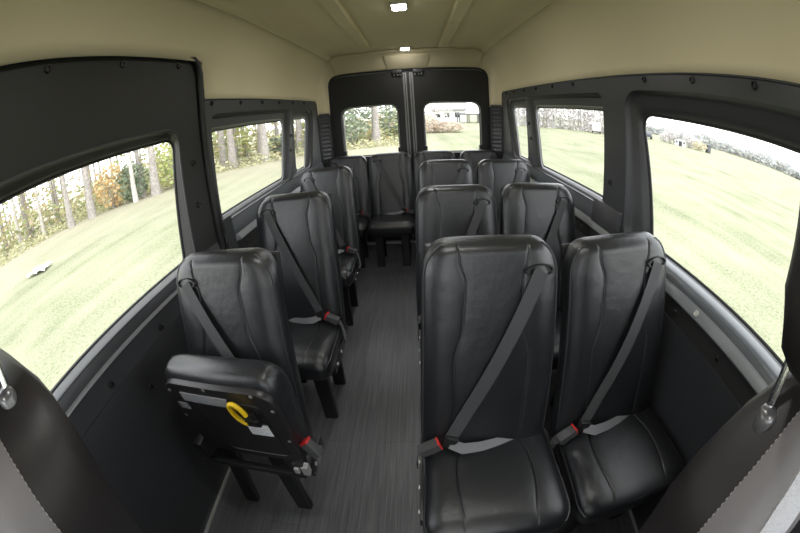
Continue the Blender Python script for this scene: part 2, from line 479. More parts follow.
BX, BZ = .120, .496   # belt guide centre (mirrored seats: -BX)
def make_seat(mirror, folded=False):
    """origin on the floor under the junction of cushion and backrest; mirror=True puts the belt guide at -x"""
    s = -1 if mirror else 1
    root = empty('passenger_seat')
    lm = 'leather'
    if 'back' not in MESH: 
        MESH['back'] = build('backrest', back_mesh(), lm, root, ang=60); b = MESH['back']
    else:
        b = bpy.data.objects.new('backrest', MESH['back'].data); C.objects.link(b); b.parent = root
    if 'seam' not in MESH:
        bm = bmesh.new()
        for q in (-1, 1):
            P = []
            for i in range(27):
                h = .02+i*.02; w_, d_ = back_w(h); x = min(sea(h), w_*.85)
                P.append((q*x, h*LEAN/BH - d_*(1-(x/w_)**7)**.5 + .0018, .45+h))
            tube(bm, P, .0013, 5)
        MESH['seam'] = build('lit_seam_stitching', bm, 'lit_seam_thread', b); pass
    else:
        s2 = bpy.data.objects.new('lit_seam_stitching', MESH['seam'].data); C.objects.link(s2); s2.parent = b
    if 'pip' not in MESH:
        MESH['pip'] = build('piping', piping_mesh(), 'piping_leather', b); p = MESH['pip']
    else:
        p = bpy.data.objects.new('piping', MESH['pip'].data); C.objects.link(p); p.parent = b
    if 'cush' not in MESH:
        MESH['cush'] = build('cushion', cushion_mesh(), lm, root, ang=60); c = MESH['cush']
    else:
        c = bpy.data.objects.new('cushion', MESH['cush'].data); C.objects.link(c); c.parent = root
    if not folded:
        c.location = (.013 if not mirror else 0, 0, 0)
    if 'cpip' not in MESH:
        bm = bmesh.new()
        def cp(sx, y):
            t = min(max(0, (-y-.285)/.075), .999)
            zt = .440 + .018*min(1, max(0, -y/.25)) - .055*(1-math.sqrt(1-t*t)); w_ = .188 + .008*min(1, max(0, -y/.3)) - .04*(1-math.sqrt(1-t*t))
            zb = .335 + .03*(1-math.sqrt(1-t*t)); u = .982
            return Vector((sx*w_*u, y, (zt+zb)/2+(zt-zb)/2*(1-u**9)**.42+.001))
        yl = [-.0-.03*i for i in range(10)]+[-.30, -.32, -.335, -.345]
        P = [cp(-1, y) for y in yl]; a, b = P[-1], cp(1, yl[-1])
        P += [a.lerp(b, q/10)+Vector((0, -.006*math.sin(PI*q/10), .012*math.sin(PI*q/10)**.5)) for q in range(1, 10)]
        P += [cp(1, y) for y in reversed(yl)]
        tube(bm, P, .0034, 6); MESH['cpip'] = build('piping', bm, 'piping_leather', c)
    else:
        p2 = bpy.data.objects.new('piping', MESH['cpip'].data); C.objects.link(p2); p2.parent = c
    # rear shell of the backrest
    bm = bmesh.new()
    box(bm, -.165, .165, .052, .075, .40, .985, .012)
    for v in bm.verts: v.co.y += (v.co.z-.45)*LEAN/BH - .005
    build('back_shell', bm, 'black_plastic', root)
    # belt guide: raised oval bezel
    cc = back_front(s*BX/.183, BZ); n = Vector((s*.10, -1, .25)).normalized()
    ex = Vector((1, 0, 0)); ex = (ex-n*ex.dot(n)).normalized(); ez = n.cross(ex)
    if ez.z < 0: ez = -ez
    bm = bmesh.new(); rings = []
    for (sc_, hh) in ((1.0, -.006), (1.0, .004), (.93, .0085), (.82, .0085), (.76, .005), (.70, .002)):
        rings.append([cc + ex*math.cos(a)*.041*sc_ + ez*math.sin(a)*.0165*sc_*(1.15 if math.sin(a) > 0 else .8) + n*hh for a in [k*2*PI/28 for k in range(28)]])
    loft(bm, rings, True, False, True)
    build('belt_guide', bm, 'black_plastic', root)
    # shoulder belt from the guide to the latch on the other side
    A = cc + ez*.001 + n*.0095
    Bp = Vector((-s*.108, -.056, .482)) if not folded else Vector((-s*.150, -.06, .50))
    pts = []; nr = []
    for k in range(15):
        t = k/14
        q = A.lerp(Bp, t)
        h = q.z-.45
        yy = h*LEAN/BH - .049 - .013*math.sin(PI*t)
        if k == 0: yy = A.y
        yy = min(yy, q.y if k in (0,) else yy)
        if t > .8: yy -= (t-.8)/.2*.012
        q.y = yy
        pts.append(q); nr.append(Vector((0, -1, .25)))
    bm = bmesh.new(); ribbon(bm, pts, nr, .038); 
    sb = build('shoulder_belt', bm, 'belt', root, ang=30)
    # latch plate + buckle + lap belt
    bm = bmesh.new()
    d = (Vector((-s*.185, -.055, .450)) - Bp).normalized()
    M = Matrix.Translation(Bp) @ Matrix.Rotation(s*math.radians(22), 4, 'Y')
    box(bm, -.020, .020, -.010, .006, -.022, .022, .006, M)
    build('latch_plate', bm, 'black_plastic', root)
    bm = bmesh.new()
    M2 = Matrix.Translation((-s*.163, -.068, .470) if not folded else (-s*.222, -.085, .475)) @ Matrix.Rotation(-s*math.radians(20 if not folded else 50), 4, 'Y') @ Matrix.Rotation(s*math.radians(14), 4, 'Z')
    box(bm, -.030, .030, -.017, .017, -.014, .016, .006, M2)
    bk = build('buckle', bm, 'buckle_grey', root)
    bm = bmesh.new(); xx = s*.027
    box(bm, min(xx, xx+s*.0085), max(xx, xx+s*.0065), -.016, .016, -.012, .0175, .002, M2)
    build('release_button', bm, 'red_plastic', bk)
    bm = bmesh.new()                         # stalk that ties the buckle to the frame
    ribbon(bm, [(-s*.178, -.066, .466), (-s*.194, -.06, .44), (-s*.199, -.05, .38), (-s*.198, -.045, .34)] if not folded else [(-s*.222, -.08, .46), (-s*.215, -.07, .42), (-s*.209, -.05, .38), (-s*.206, -.045, .34)], [(-s*.3, -.2, 1), (-s*.8, 0, .4), (-s, 0, 0), (-s, 0, 0)], .032, .003)
    build('buckle_strap', bm, 'belt', root)
    bm = bmesh.new()
    z0 = .462 if not folded else .50
    ribbon(bm, [(-s*.104, -.062, .478), (-s*.07, -.076, z0+.006), (-s*.02, -.066, z0-.004), (s*.03, -.052, z0-.008), (s*.08, -.035, z0-.012), (s*.12, -.01, z0-.03)],
           [(0, -.6, 1)]*6, [.03, .034, .03, .026, .02, .012], .002)
    build('lap_belt', bm, 'belt_light', root)
    # frame under the cushion, side bracket, legs
    bm = bmesh.new()
    if not folded:
        box(bm, -.16, .16, -.30, .03, .310, .338, .006)
    box(bm, -.17, .17, -.005, .05, .33, .45, .006)
    fr = build('seat_frame', bm, 'steel_black', root)
    for sx in (-1, 1):
        bm = bmesh.new()
        box(bm, sx*.186-.005, sx*.186+.005, -.26 if not folded else -.09, .06, .305, .352, .002)
        br = build('side_bracket', bm, 'steel_black', root)
        for yy in ((-.22, -.13, -.03) if not folded else (-.05, .02)):
            bm = bmesh.new()
            lathe(bm, [(.004, 0), (.009, 0), (.009, .004), (.005, .006)], 10, Matrix.Translation((sx*.191, yy, .33)) @ Matrix.Rotation(sx*PI/2, 4, 'Y'))
            build('bolt', bm, 'metal_strip', br)
    # pressed-steel pedestal legs with floor feet
    legs = ((s*-.108, -.25), (s*.118, -.25), (s*-.108, .0), (s*.118, .0)) if not folded else ((.065, -.075), (-.175, -.085))
    for (lx, ly) in legs:
        bm = bmesh.new()
        top = Vector((lx, ly, .312)); bot = Vector((lx, ly, .0))
        if folded: top = Vector((lx-.03 if lx > 0 else lx+.02, ly+.05, .335))
        w0, w1, d0 = .038, .033, .017
        rings = []
        for q, w in ((bot, w1), (bot.lerp(top, .5), w1+.001), (top, w0)):
            rings.append([q+Vector((a*w, b*d0, 0)) for a, b in ((-1, -.6), (-.8, -1), (.8, -1), (1, -.6), (1, .6), (.8, 1), (-.8, 1), (-1, .6))])
        loft(bm, rings, True, True, True)
        lg = build('leg', bm, 'steel_black', root)
    # everything that belongs to the folding cushion
    if folded:
        hinge = Vector((0, -.045, .395))
        R = Matrix.Translation((.005, -.088, .42)) @ Matrix.Rotation(math.radians(-84), 4, 'X') @ Matrix.Translation((0, .0, -.335))
        # cushion standing on its rear edge, underside towards the front of the van
        c.matrix_local = R
        bm = bmesh.new()
        outl = rpoly([(-.180, .012), (.180, .012), (.186, -.335), (-.186, -.335)], [.02, .02, .055, .055], 6)
        lo = [[Vector((p[0]*k, -.16+(p[1]+.16)*k, z)) for p in outl] for k, z in ((1, .345), (1.0, .329), (.985, .325))]
        loft(bm, lo, True, False, True)
        pan = build('bottom_pan', bm, 'pan_plastic', root); pan.matrix_local = R
        def pan_part(name, bmx, m, par=pan):
            return build(name, bmx, m, par)
        bm = bmesh.new()       # recessed centre panel rim
        pl = rpoly([(-.105, -.29), (.135, -.285), (.145, -.02), (-.07, -.02)], .02, 4)
        tube(bm, [(p[0], p[1], .3245) for p in pl], .0028, 6, closed=True)
        pan_part('panel_rim', bm, 'black_plastic')
        bm = bmesh.new(); box(bm, -.122, .045, -.302, -.266, .320, .3255, .004); pan_part('velcro_strip', bm, 'velcro')
        bm = bmesh.new(); box(bm, -.160, -.123, -.250, -.222, .321, .3255, .003); pan_part('velcro_patch', bm, 'velcro')
        bm = bmesh.new()       # yellow release loop
        P = [Vector((.052+.022*math.cos(a)*1.0, -.243+.036*math.sin(a), .312)) for a in [math.radians(-10+k*20) for k in range(0, 15)]]
        P = [Vector((.074+.019*math.cos(a)-.006*math.sin(a), -.262-.041*math.sin(a), .309)) for a in [math.radians(-5+k*17) for k in range(0, 18)]]
        tube(bm, P, .0075, 10)
        pan_part('release_loop', bm, 'yellow')
        bm = bmesh.new()
        box(bm, .078, .122, -.236, -.208, .306, .326, .006); box(bm, .094, .114, -.262, -.215, .310, .326, .005)
        pan_part('loop_bracket', bm, 'black_plastic')
        bm = bmesh.new(); box(bm, .060, .130, -.198, -.140, .3228, .3255, .0005)
        lb = pan_part('label_sticker', bm, 'label_white')
        bm = bmesh.new()
        for r in range(4): box(bm, .066, .122-.012*(r % 2), -.176+r*.009, -.1745+r*.009, .3224, .3229)
        build('print_lines', bm, 'label_ink', lb)
        for (px, py) in ((-.165, -.3), (-.02, -.325), (.13, -.325), (.172, -.27), (.170, -.12), (-.172, -.18)):
            bm = bmesh.new(); lathe(bm, [(.002, .3235), (.0055, .3235), (.0055, .325), (.005, .326)], 8, Matrix.Translation((px, py, 0)))
            build('screw', bm, 'metal_strip', pan)
        bm = bmesh.new()       # hinge bar and recliner brackets at the bottom
        box(bm, -.19, .18, -.125, -.10, .345, .365, .004)
        box(bm, -.225, -.185, -.13, -.02, .37, .45, .008, Matrix.Rotation(.0, 4, 'X'))
        box(bm, .150, .185, -.125, -.08, .36, .43, .004)
        build('hinge_bar', bm, 'steel_black', root)
        bm = bmesh.new()
        box(bm, .178, .20, -.13, -.105, .375, .42, .004); box(bm, .155, .172, -.135, -.115, .39, .415, .004)
        build('hinge_plate', bm, 'metal_strip', root)
    return root
MESH = {}

SEATS = [
 # name-row, x, y, sx, sz, mirror, label
 (.206, .655, 1.03, 1.0, False, 'black leather seat with belt, nearest the camera, beside the aisle and opposite the folded seat'),
 (.664, .655, 1.03, 1.0, False, 'black leather seat nearest the camera by the long window, half behind the driver seat'),
 (.195, 1.355, .955, .983, False, 'black leather aisle seat directly behind the nearest aisle seat'),
 (.578, 1.355, .96, .99, False, 'black leather seat directly behind the nearest window seat'),
 (.222, 2.17, .975, .985, False, 'black leather aisle seat of the paired row just before the back row'),
 (.615, 2.17, .975, .985, False, 'black leather window seat of the paired row just before the back row'),
 (.198, 3.07, 1.0, .952, False, 'back row black seat under the bushes-and-house rear window, nearer the door seam'),
 (.627, 3.07, 1.02, .95, False, 'back row black seat in the corner beside the field side louvre vent'),
 (-.540, 1.355, 1.0, .995, True, 'single black leather seat standing behind the folded seat'),
 (-.58, 2.17, .995, .985, True, 'last single black leather seat, between another single seat and the back row'),
 (-.612, 3.07, 1.0, .952, True, 'back row black seat in the corner beside the wood side louvre vent'),
 (-.205, 3.07, 1.0, .952, True, 'back row black seat facing straight down the aisle'),
]
protoR = make_seat(False); protoL = make_seat(True)
usedR = usedL = False
for (x, y, sx, sz, mir, lab) in SEATS:
    if mir:
        o = protoL if not usedL else copy_tree(protoL); usedL = True
    else:
        o = protoR if not usedR else copy_tree(protoR); usedR = True
    o.location = (x, y, 0); o.scale = (sx, sz, sz)
    wide = 1.09 if y > 3 else 1.06 if y > 1.3 else .975
    for ch in o.children:
        if ch.name.startswith(('backrest', 'back_shell')): ch.scale = (wide, 1, 1)
    o.rotation_euler = (0, math.radians(-4.4), 0) if abs(x-.664) < .001 else (0, 0, 0)
    tag(o, lab, 'seat', 'black leather passenger seats')
fs = make_seat(True, folded=True)
fs.name = 'folding_passenger_seat'
fs.location = (-.525, .655, 0)
tag(fs, 'black leather seat with its cushion folded up showing a yellow loop and white sticker', 'seat', 'black leather passenger seats')

# ------------------------------------------------------------------ front seats (seen from behind and the side)
def front_seat(side, dz, label):
    """side=+1: seat on +x. Built around its own base on the floor"""
    cx = .525
    root = empty('front_seat', (side*cx, 0, 0))
    def ring(z, hw, yr, yf):
        """closed outline from the inner rear edge round the rear, outer side, front and back to the inner side"""
        # stations: list of (u, y) with u along x in local seat coordinates (inner = -hw)
        w = hw; m = (yr+yf)/2; d = (yr-yf)
        P = [(-w, yf+d*.42), (-w, yf+d*.62), (-w*.985, yf+d*.8), (-w*.94, yr-.006), (-w*.86, yr), (-w*.5, yr+.004), (0, yr+.006), (w*.5, yr+.004), (w*.86, yr), (w*.94, yr-.006), (w*.985, yf+d*.8), (w, yf+d*.62), (w, yf+d*.42),
             (w*.97, yf+d*.2), (w*.90, yf+d*.02), (w*.80, yf), (w*.70, yf+.010), (w*.4, yf+.018), (0, yf+.02), (-w*.4, yf+.018), (-w*.70, yf+.010), (-w*.80, yf), (-w*.90, yf+d*.02), (-w*.97, yf+d*.2)]
        return [Vector((side*x, y, z)) for x, y in P]
    L = [(.42, .225, -.06, -.19), (.55, .23, -.035, -.165), (.70, .215, -.002, -.135), (.82, .222, .03, -.105), (.92, .240, .055, -.075), (1.0, .254, .072, -.045), (1.05, .258, .083, -.028), (1.085, .252, .090, -.015), (1.110, .237, .094, -.002), (1.126, .212, .095, .008), (1.137, .175, .092, .018), (1.141, .12, .082, .030)]
    if side > 0: L = L[:3] + [(.82, .232, .07, -.105), (.90, .240, .098, -.075), (1.0, .246, .114, -.045), (1.04, .236, .119, -.028), (1.07, .216, .120, -.012), (1.10, .190, .117, .0), (1.13, .166, .106, .012), (1.147, .146, .094, .02), (1.153, .11, .085, .03)]
    if side < 0: L = [(z, a, b, c-.075) for z, a, b, c in L]
    rings = [ring(z+dz*min(1, z), a, b, c) for z, a, b, c in L]
    N = len(rings[0])
    def piece(name, cols, m, cap=False):
        bm = bmesh.new()
        R = [[r[c % N] for c in cols] for r in rings]
        loft(bm, R, False)
        if cap: bm.faces.new([bm.verts.new(v) for v in rings[-1]])
        bmesh.ops.remove_doubles(bm, verts=bm.verts, dist=1e-5)
        return build(name, bm, m, root, ang=70)
    # the top cap goes with the rear panel
    piece('back_panel', list(range(0, 13)), 'front_leather', True)
    piece('bolster', [12, 13, 14, 15, 16], 'lit_front_bolster'); piece('bolster', [20, 21, 22, 23, 24], 'lit_front_bolster')
    piece('cloth_insert', [16, 17, 18, 19, 20], 'front_cloth')
    for c0, off in ((0, .0012), (21, .0012), (12, .0012), (15, .0012)):
        bm = bmesh.new()
        # dashed stitching
        path = [r[c0] for r in rings]
        cen = Vector((0, .0, 0))
        seg = []
        for a, b in zip(path, path[1:]):
            n = max(1, int((b-a).length/.003))
            for k in range(n): seg.append(a.lerp(b, k/n))
        for k in range(0, len(seg)-1, 2):
            a, b = seg[k], seg[k+1]
            out = Vector((a.x, a.y-.03, 0)); out.normalize()
            tube(bm, [a+out*off, a.lerp(b, .8)+out*off], .0006, 4)
        build('stitching', bm, 'stitch', root)
    # headrest, posts and collars
    hz = 1.138+dz; hp = hz-.002 if side < 0 else 1.116
    for px in ((-.075, .075) if side < 0 else (-.070, .080)):
        bm = bmesh.new()
        fy = .014 if side > 0 else -.022
        tube(bm, [(side*(px-.105), .066+fy, hp-.02), (side*(px-.097), .083+fy, hz+.05), (side*(px-.093), .088+fy, hz+.09)], .0055, 10)
        po = build('headrest_post', bm, 'chrome', root)
        bm = bmesh.new()
        lathe(bm, [(.010, -.012), (.0135, -.012), (.0135, .003), (.011, .008), (.0075, .010)], 18, Matrix.Translation((side*(px-.105), .066+fy, hp)))
        build('post_collar', bm, 'collar_grey', po)
    bm = bmesh.new(); rg = []
    for k, (z, wx, y0, y1) in enumerate(((.045, .05, .055, .075), (.048, .085, .035, .092), (.060, .10, .024, .106), (.10, .118, .012, .125), (.17, .118, .006, .137), (.22, .106, .008, .138), (.25, .088, .018, .13), (.262, .055, .04, .11))):
        rg.append([Vector((side*((-.132+.035*max(0, (z-.06)/.2) if side > 0 else -.112)+wx*math.copysign(abs(math.cos(a))**.6, math.cos(a))), (y0+y1)/2+(0 if side > 0 else -.045)+(y1-y0)/2*math.copysign(abs(math.sin(a))**.6, math.sin(a)), hz+z)) for a in [j*2*PI/24 for j in range(24)]])
    loft(bm, rg, True, True, True)
    build('headrest', bm, 'headrest', root, ang=70)
    bm = bmesh.new()
    box(bm, -.25, .25, -.66, -.09, .30, .44, .05, seg=4)
    build('seat_cushion', bm, 'front_leather', root)
    bm = bmesh.new()
    box(bm, -.22, .22, -.60, -.10, .0, .31, .03)
    build('pedestal', bm, 'black_plastic', root)
    tag(root, label, 'front seat', 'front seats with grey cloth inserts')
    return root
front_seat(1, 0.0, 'driver seat back in black leather with bolsters painted as lit beside the long window facing the field')
front_seat(-1, .045, 'front passenger seat back in black leather with bolsters painted as lit beside the sliding door')

# ------------------------------------------------------------------ floor
bm = bmesh.new(); box(bm, -.90, .90, -1.5, 3.52, -.06, 0)
tag(build('floor', bm, 'floor_vinyl', smooth=False), 'dark grey wood-look vinyl floor of the van', 'floor', kind='structure')
for nm, sx in (('baseboard_left', -1), ('baseboard_right', 1)):
    bm = bmesh.new(); box(bm, sx*.866-.011, sx*.866+.011, -.2, 3.3, 0, .011, .003)
    tag(build(nm, bm, 'metal_strip'), 'bare metal strip along the floor edge on the %s' % ('wood side' if sx < 0 else 'open field side'), 'trim', kind='structure')
bm = bmesh.new(); box(bm, -.78, .78, 3.375, 3.40, .0, .014, .004)
tag(build('trim_1', bm, 'metal_strip'), 'metal threshold strip in front of the rear doors', 'trim', kind='structure')

# ------------------------------------------------------------------ roof lining
HD = 1.525       # lower edge of the beige lining
prof = [(.862, HD), (.864, 1.56), (.863, 1.60), (.858, 1.65), (.848, 1.70), (.832, 1.75), (.812, 1.80), (.786, 1.845), (.755, 1.885), (.728, 1.908), (.714, 1.912),
        (.704, 1.902), (.695, 1.912), (.690, 1.926), (.67, 1.937), (.62, 1.945), (.56, 1.947), (.53, 1.942), (.50, 1.940), (.40, 1.942), (.30, 1.944), (.2, 1.945), (.1, 1.946), (0, 1.946)]
full = [(-x, z) for x, z in prof] + [(x, z) for x, z in reversed(prof[:-1])]
nP = len(prof)
IC = 11                                           # index of the crease
# door opening outline at the rear, sampled at the same parameters
def arch():
    o = rpoly([(-.788, 1.38), (-.788, 1.775), (.788, 1.775), (.788, 1.38)], [.0001, .115, .115, .0001], 10)
    o = [(-.788, 1.38)] + [p for p in o if p[1] > 1.381] + [(.788, 1.38)]
    # resample by fraction of arc length matched to the wall profile's own fractions
    def cum(P):
        s = [0]
        for a, b in zip(P, P[1:]): s.append(s[-1]+math.hypot(b[0]-a[0], b[1]-a[1]))
        return [q/s[-1] for q in s]
    # piecewise: side portion of the wall profile maps to the side of the arch
    cf = cum(full); co = cum(o)
    res = []
    for f in cf:
        # stretch so that the crease meets the arch corner
        k = 0
        while k < len(co)-2 and co[k+1] < f: k += 1
        t = (f-co[k])/(co[k+1]-co[k]); t = max(0, min(1, t))
        res.append((o[k][0]+(o[k+1][0]-o[k][0])*t, o[k][1]+(o[k+1][1]-o[k][1])*t))
    return res
AR = arch()
ys = [-1.5, -1.0, -.5, 0, .4, .8, 1.2, 1.335, 1.6, 2.0, 2.4, 2.8, 3.1, 3.24]
def shell_ring(y):
    if y <= 3.24: return [Vector((x, y, z)) for x, z in full]
    t = (y-3.24)/(3.47-3.24); k = 1-(1-t)**.62 if t < 1 else 1
    k = t**2.0*.45+t*.55 if t < 1 else 1
    out = []; n_ = len(full)
    e = max(0, min(1, (y-3.262)/(3.365-3.262))); e = e*e*(3-2*e)
    for i, ((x, z), (ax, az)) in enumerate(zip(full, AR)):
        j = min(i, n_-1-i); b_ = max(0, min(1, (j-5)/6)); kk = e*(1-b_)+k*b_
        out.append(Vector((x+(ax-x)*kk, y, z+(az-z)*k if j > 5 else z+(az-z)*max(kk, min(1, (y-3.24)/.022)*(1-j/6)))))
    return out
rear_ys = [3.24, 3.262, 3.28, 3.30, 3.32, 3.34, 3.365, 3.40, 3.44, 3.47]
R = [shell_ring(y) for y in ys]; Rr = [shell_ring(y) for y in rear_ys]
# ceiling
bm = bmesh.new(); loft(bm, [r[IC:len(full)-IC] for r in R], False)
ceil = solid(build('ceiling', bm, 'headliner', ang=50), .012, 1); tag(ceil, 'beige moulded roof lining with two raised rails', 'ceiling', kind='structure')
for sx, y1 in ((-1, 2.86), (1, 3.05)):
    for ya, yb in ((-1.4, 2.165), (2.172, y1)):
        bm = bmesh.new(); x0, x1 = (.283, .356)
        a, b = (x0, x1) if sx > 0 else (-x1, -x0)
        box(bm, a, b, ya, yb, 1.914, 1.950, .012, seg=3)
        build('rail', bm, 'headliner', ceil)
# walls above the windows; the passenger side lining starts higher over the sliding door
bm = bmesh.new()
iD = 5
for r0, r1, lo in [(0, 7, 4), (7, len(ys)-1, 0)]:
    loft(bm, [r[lo:IC+1] for r in R[r0:r1+1]], False)
loft(bm, [r[:IC+1] for r in Rr], False)
bmesh.ops.remove_doubles(bm, verts=bm.verts, dist=1e-5)
wl = solid(build('wall_left', bm, 'headliner', ang=60), .012, 0); tag(wl, 'beige padded side wall over the sliding door and rear side windows', 'wall', kind='structure')
bm = bmesh.new(); k0 = len(full)-1-IC
loft(bm, [r[k0:] for r in R], False); loft(bm, [r[k0:] for r in Rr], False)
bmesh.ops.remove_doubles(bm, verts=bm.verts, dist=1e-5)
wr = solid(build('wall_right', bm, 'headliner', ang=60), .012, 0); tag(wr, 'beige padded side wall over the windows facing the field', 'wall', kind='structure')
bm = bmesh.new(); loft(bm, [r[IC:len(full)-IC] for r in Rr], False)
wb = solid(build('wall_rear', bm, 'headliner', ang=60), .012, 0); tag(wb, 'beige header over the rear doors', 'wall', kind='structure')
bm = bmesh.new()          # raised pad in the middle of the header
bm2 = rpoly([(-.222, 1.905), (.222, 1.905), (.185, 1.785), (-.185, 1.785)], .012, 3)
def hy(z): 
    for a, b in zip(Rr, Rr[1:]):
        za, zb = a[nP-1].z, b[nP-1].z
        if zb <= z <= za: 
            t = (za-z)/(za-zb); return a[nP-1].y+(b[nP-1].y-a[nP-1].y)*t
    return 3.47
loft(bm, [[Vector((x*k, hy(z)-d, 1.845+(z-1.845)*k)) for x, z in bm2] for k, d in ((1.02, -.01), (1.0, .012), (.96, .017))], True, False, True)
build('header_pad', bm, 'headliner', wb, ang=30)

# ------------------------------------------------------------------ side window banks
def poly_glass(y0b, y1b, y0t, y1t, zb, zt): return [(y0b, zb), (y1b, zb), (y1t, zt), (y0t, zt)]
G1 = rpoly(poly_glass(-.42, .992, -.42, 1.140, .900, 1.374), [.05, .05, .055, .05])
G2 = rpoly(poly_glass(1.335, 2.290, 1.375, 2.415, .966, 1.374), [.04, .06, .05, .03])
G3 = rpoly(poly_glass(2.580, 2.825, 2.645, 2.985, .960, 1.374), [.04, .05, .04, .03])
def push(G, f):      # the same window seen from the cab, set further out in the wall
    return [(a*f, 1.32+(b-1.32)*f) for a, b in G]
G1, G2, G3 = push(G1, 1.036), push(G2, 1.036), push(G3, 1.036)
GX = .930
H1 = rpoly(poly_glass(-.50, 1.165, -.50, 1.225, .872, 1.462), [.07, .07, .085, .07])
H23 = rpoly(poly_glass(1.362, 2.945, 1.402, 3.135, .935, 1.452), [.05, .12, .09, .06])
INH = rpoly(poly_glass(1.30, 2.92, 1.32, 3.11, .952, 1.432), [.05, .12, .09, .06])
def bank(sx, first, no, pane_no):
    """trim panel with recessed windows on side sx. first=False leaves out the long first window (sliding door there)"""
    X = .862
    mp = lambda x: (lambda a, b: (sx*x, a, b))
    bm = bmesh.new()
    y0 = -.60 if first else 1.338
    outl = [(y0, .856), (3.255, .856), (3.255, 1.44), (3.24, HD-.02), (3.20, HD), (y0, HD)] 
    fill2d(bm, outl, ([H1] if first else []) + [H23], mp(X))
    def ramp(outer, x0, inner, x1):
        n = len(outer)
        rr = [[Vector((sx*x0, a, b)) for a, b in outer]]
        for t, q in ((.03, .05), (.07, .20), (.13, .36), (.22, .44), (.62, .56), (.82, .68), (.93, .86), (1, 1)):
            rr.append([Vector((sx*(x0+(x1-x0)*q), a+(c-a)*t, b+(d-b)*t)) for (a, b), (c, d) in zip(outer, inner)])
        loft(bm, rr, True)
    if first: ramp(H1, X, G1, GX)
    IN = INH
    ramp(H23, X, IN, .893)
    bm3 = bmesh.new()
    O2, O3 = offset_poly(push(G2, .962), .014), offset_poly(push(G3, .962), .012)
    fill2d(bm, IN, [O2, O3], mp(.893))
    ramp(O2, .893, G2, GX); ramp(O3, .893, G3, GX)
    bmesh.ops.remove_doubles(bm, verts=bm.verts, dist=1e-5)
    t = build('trim_%d' % no, bm, 'trim_plastic', ang=35)
    side = 'open field side' if sx > 0 else 'wood side'
    tag(t, 'dark grey plastic window surround on the %s' % side, 'trim', kind='structure')
    # rounded beads: top edge and mullion
    bm = bmesh.new(); tube(bm, [(sx*(X-.001), y, HD-.002) for y in (y0, .5*(y0+3.2), 3.2)] + [(sx*(X-.001), 3.24, HD-.022), (sx*(X-.001), 3.253, 1.44), (sx*(X-.001), 3.253, .86)], .005, 6)
    build('edge_bead', bm, 'trim_plastic', t)
    if not first:
        bm = bmesh.new(); tube(bm, [(sx*.866, 1.346, z) for z in (0, .5, 1.0, 1.53)], .012, 8); build('pillar_seal', bm, 'rubber', t)
    bm = bmesh.new(); ya, yb_ = (1.185, 1.445) if first else (1.345, 1.435)
    fo = rpoly([(ya, .750), (yb_, .750), (yb_-.01, .96), (ya, .96)], [.02, .05, .01, .01], 6)
    loft(bm, [[Vector((sx*xx, yc+(y-yc)*k, zc+(z-zc)*k)) for y, z in fo for yc, zc in [((ya+yb_)/2, .86)]] for xx, k in ((.864, 1.02), (.853, 1.0), (.849, .97))], True, False, True)
    build('pillar_foot', bm, 'trim_plastic', t, ang=50)
    bm = bmesh.new()
    rg = []
    for z, yc in ((.945, 2.425), (1.0, 2.445), (1.2, 2.49), (1.40, 2.535), (1.452, 2.545)):
        rg.append([Vector((sx*x, yc+d*(1.35 if z < .95 else 1), z)) for x, d in ((.897, -.085), (.882, -.06), (.874, -.03), (.872, 0), (.874, .03), (.882, .06), (.897, .085))])
    loft(bm, rg, False); build('mullion', bm, 'trim_plastic', t, ang=60)
    # clips along the top edge and on the pillars
    cl = [(y, 1.503) for y in ((3.09, 2.84, 2.57, 2.30, 2.00, 1.71, 1.07, .80, .535, .25) if first else (2.864, 2.58, 2.297, 2.01, 1.72, 1.42))]
    cl += [(2.46, 1.14), (2.50, 1.25)] + ([(1.31, 1.06), (1.31, .93)] if first else [(1.352, 1.07)])
    for (y, z) in cl:
        bm = bmesh.new(); xx = X if z > 1.4 or y < 1.36 else .870
        lathe(bm, [(.0125, -.004), (.0125, .004), (.0105, .0065), (.007, .0065), (.006, .002)], 14, Matrix.Translation((sx*xx, y, z)) @ Matrix.Rotation(-sx*PI/2, 4, 'Y'))
        build('clip', bm, 'black_plastic', t)
    # panes in black rubber
    for k, G in enumerate(([G1] if first else []) + [G2, G3]):
        bm = bmesh.new(); tube(bm, [(sx*GX, a, b) for a, b in G], .0065, 6, closed=True)
        w = build('window_%d' % (pane_no+k), bm, 'rubber')
        nm = (['long front side window', 'large rear side window', 'small rearmost side window'] if first else ['large rear side window', 'small rearmost side window'])[k]
        tag(w, '%s on the %s in a black rubber seal' % (nm, side), 'window', kind='structure')
        bm = bmesh.new(); fill2d(bm, G, [], mp(GX+.0035)); solid(build('pane', bm, 'glass', w, smooth=False), .004, 0)
    # sill, light strip and lower wall, one profile swept along the van
    def sweep(name, P, ya, yb, m, par=t, ang=50):
        bm = bmesh.new(); n = max(2, int((yb-ya)/.3))
        loft(bm, [[Vector((sx*x, ya+(yb-ya)*k/n, z)) for x, z in P] for k in range(n+1)], False)
        return build(name, bm, m, par, ang=ang)
    yb = 3.26
    sweep('sill', [(.925, .882), (.900, .884), (.876, .882), (.864, .874), (.8565, .862), (.855, .852)], y0, 1.20 if first else 1.3385, 'lit_sill_plastic')
    sweep('sill', [(.862, .93), (.858, .905), (.853, .88), (.852, .856), (.854, .852)], 1.40 if first else 1.338, yb, 'lit_sill_plastic')
    sweep('strip', [(.855, .853), (.850, .850), (.836, .824), (.838, .819), (.856, .817)], y0 if first else 1.46, yb, 'lit_strip_plastic')
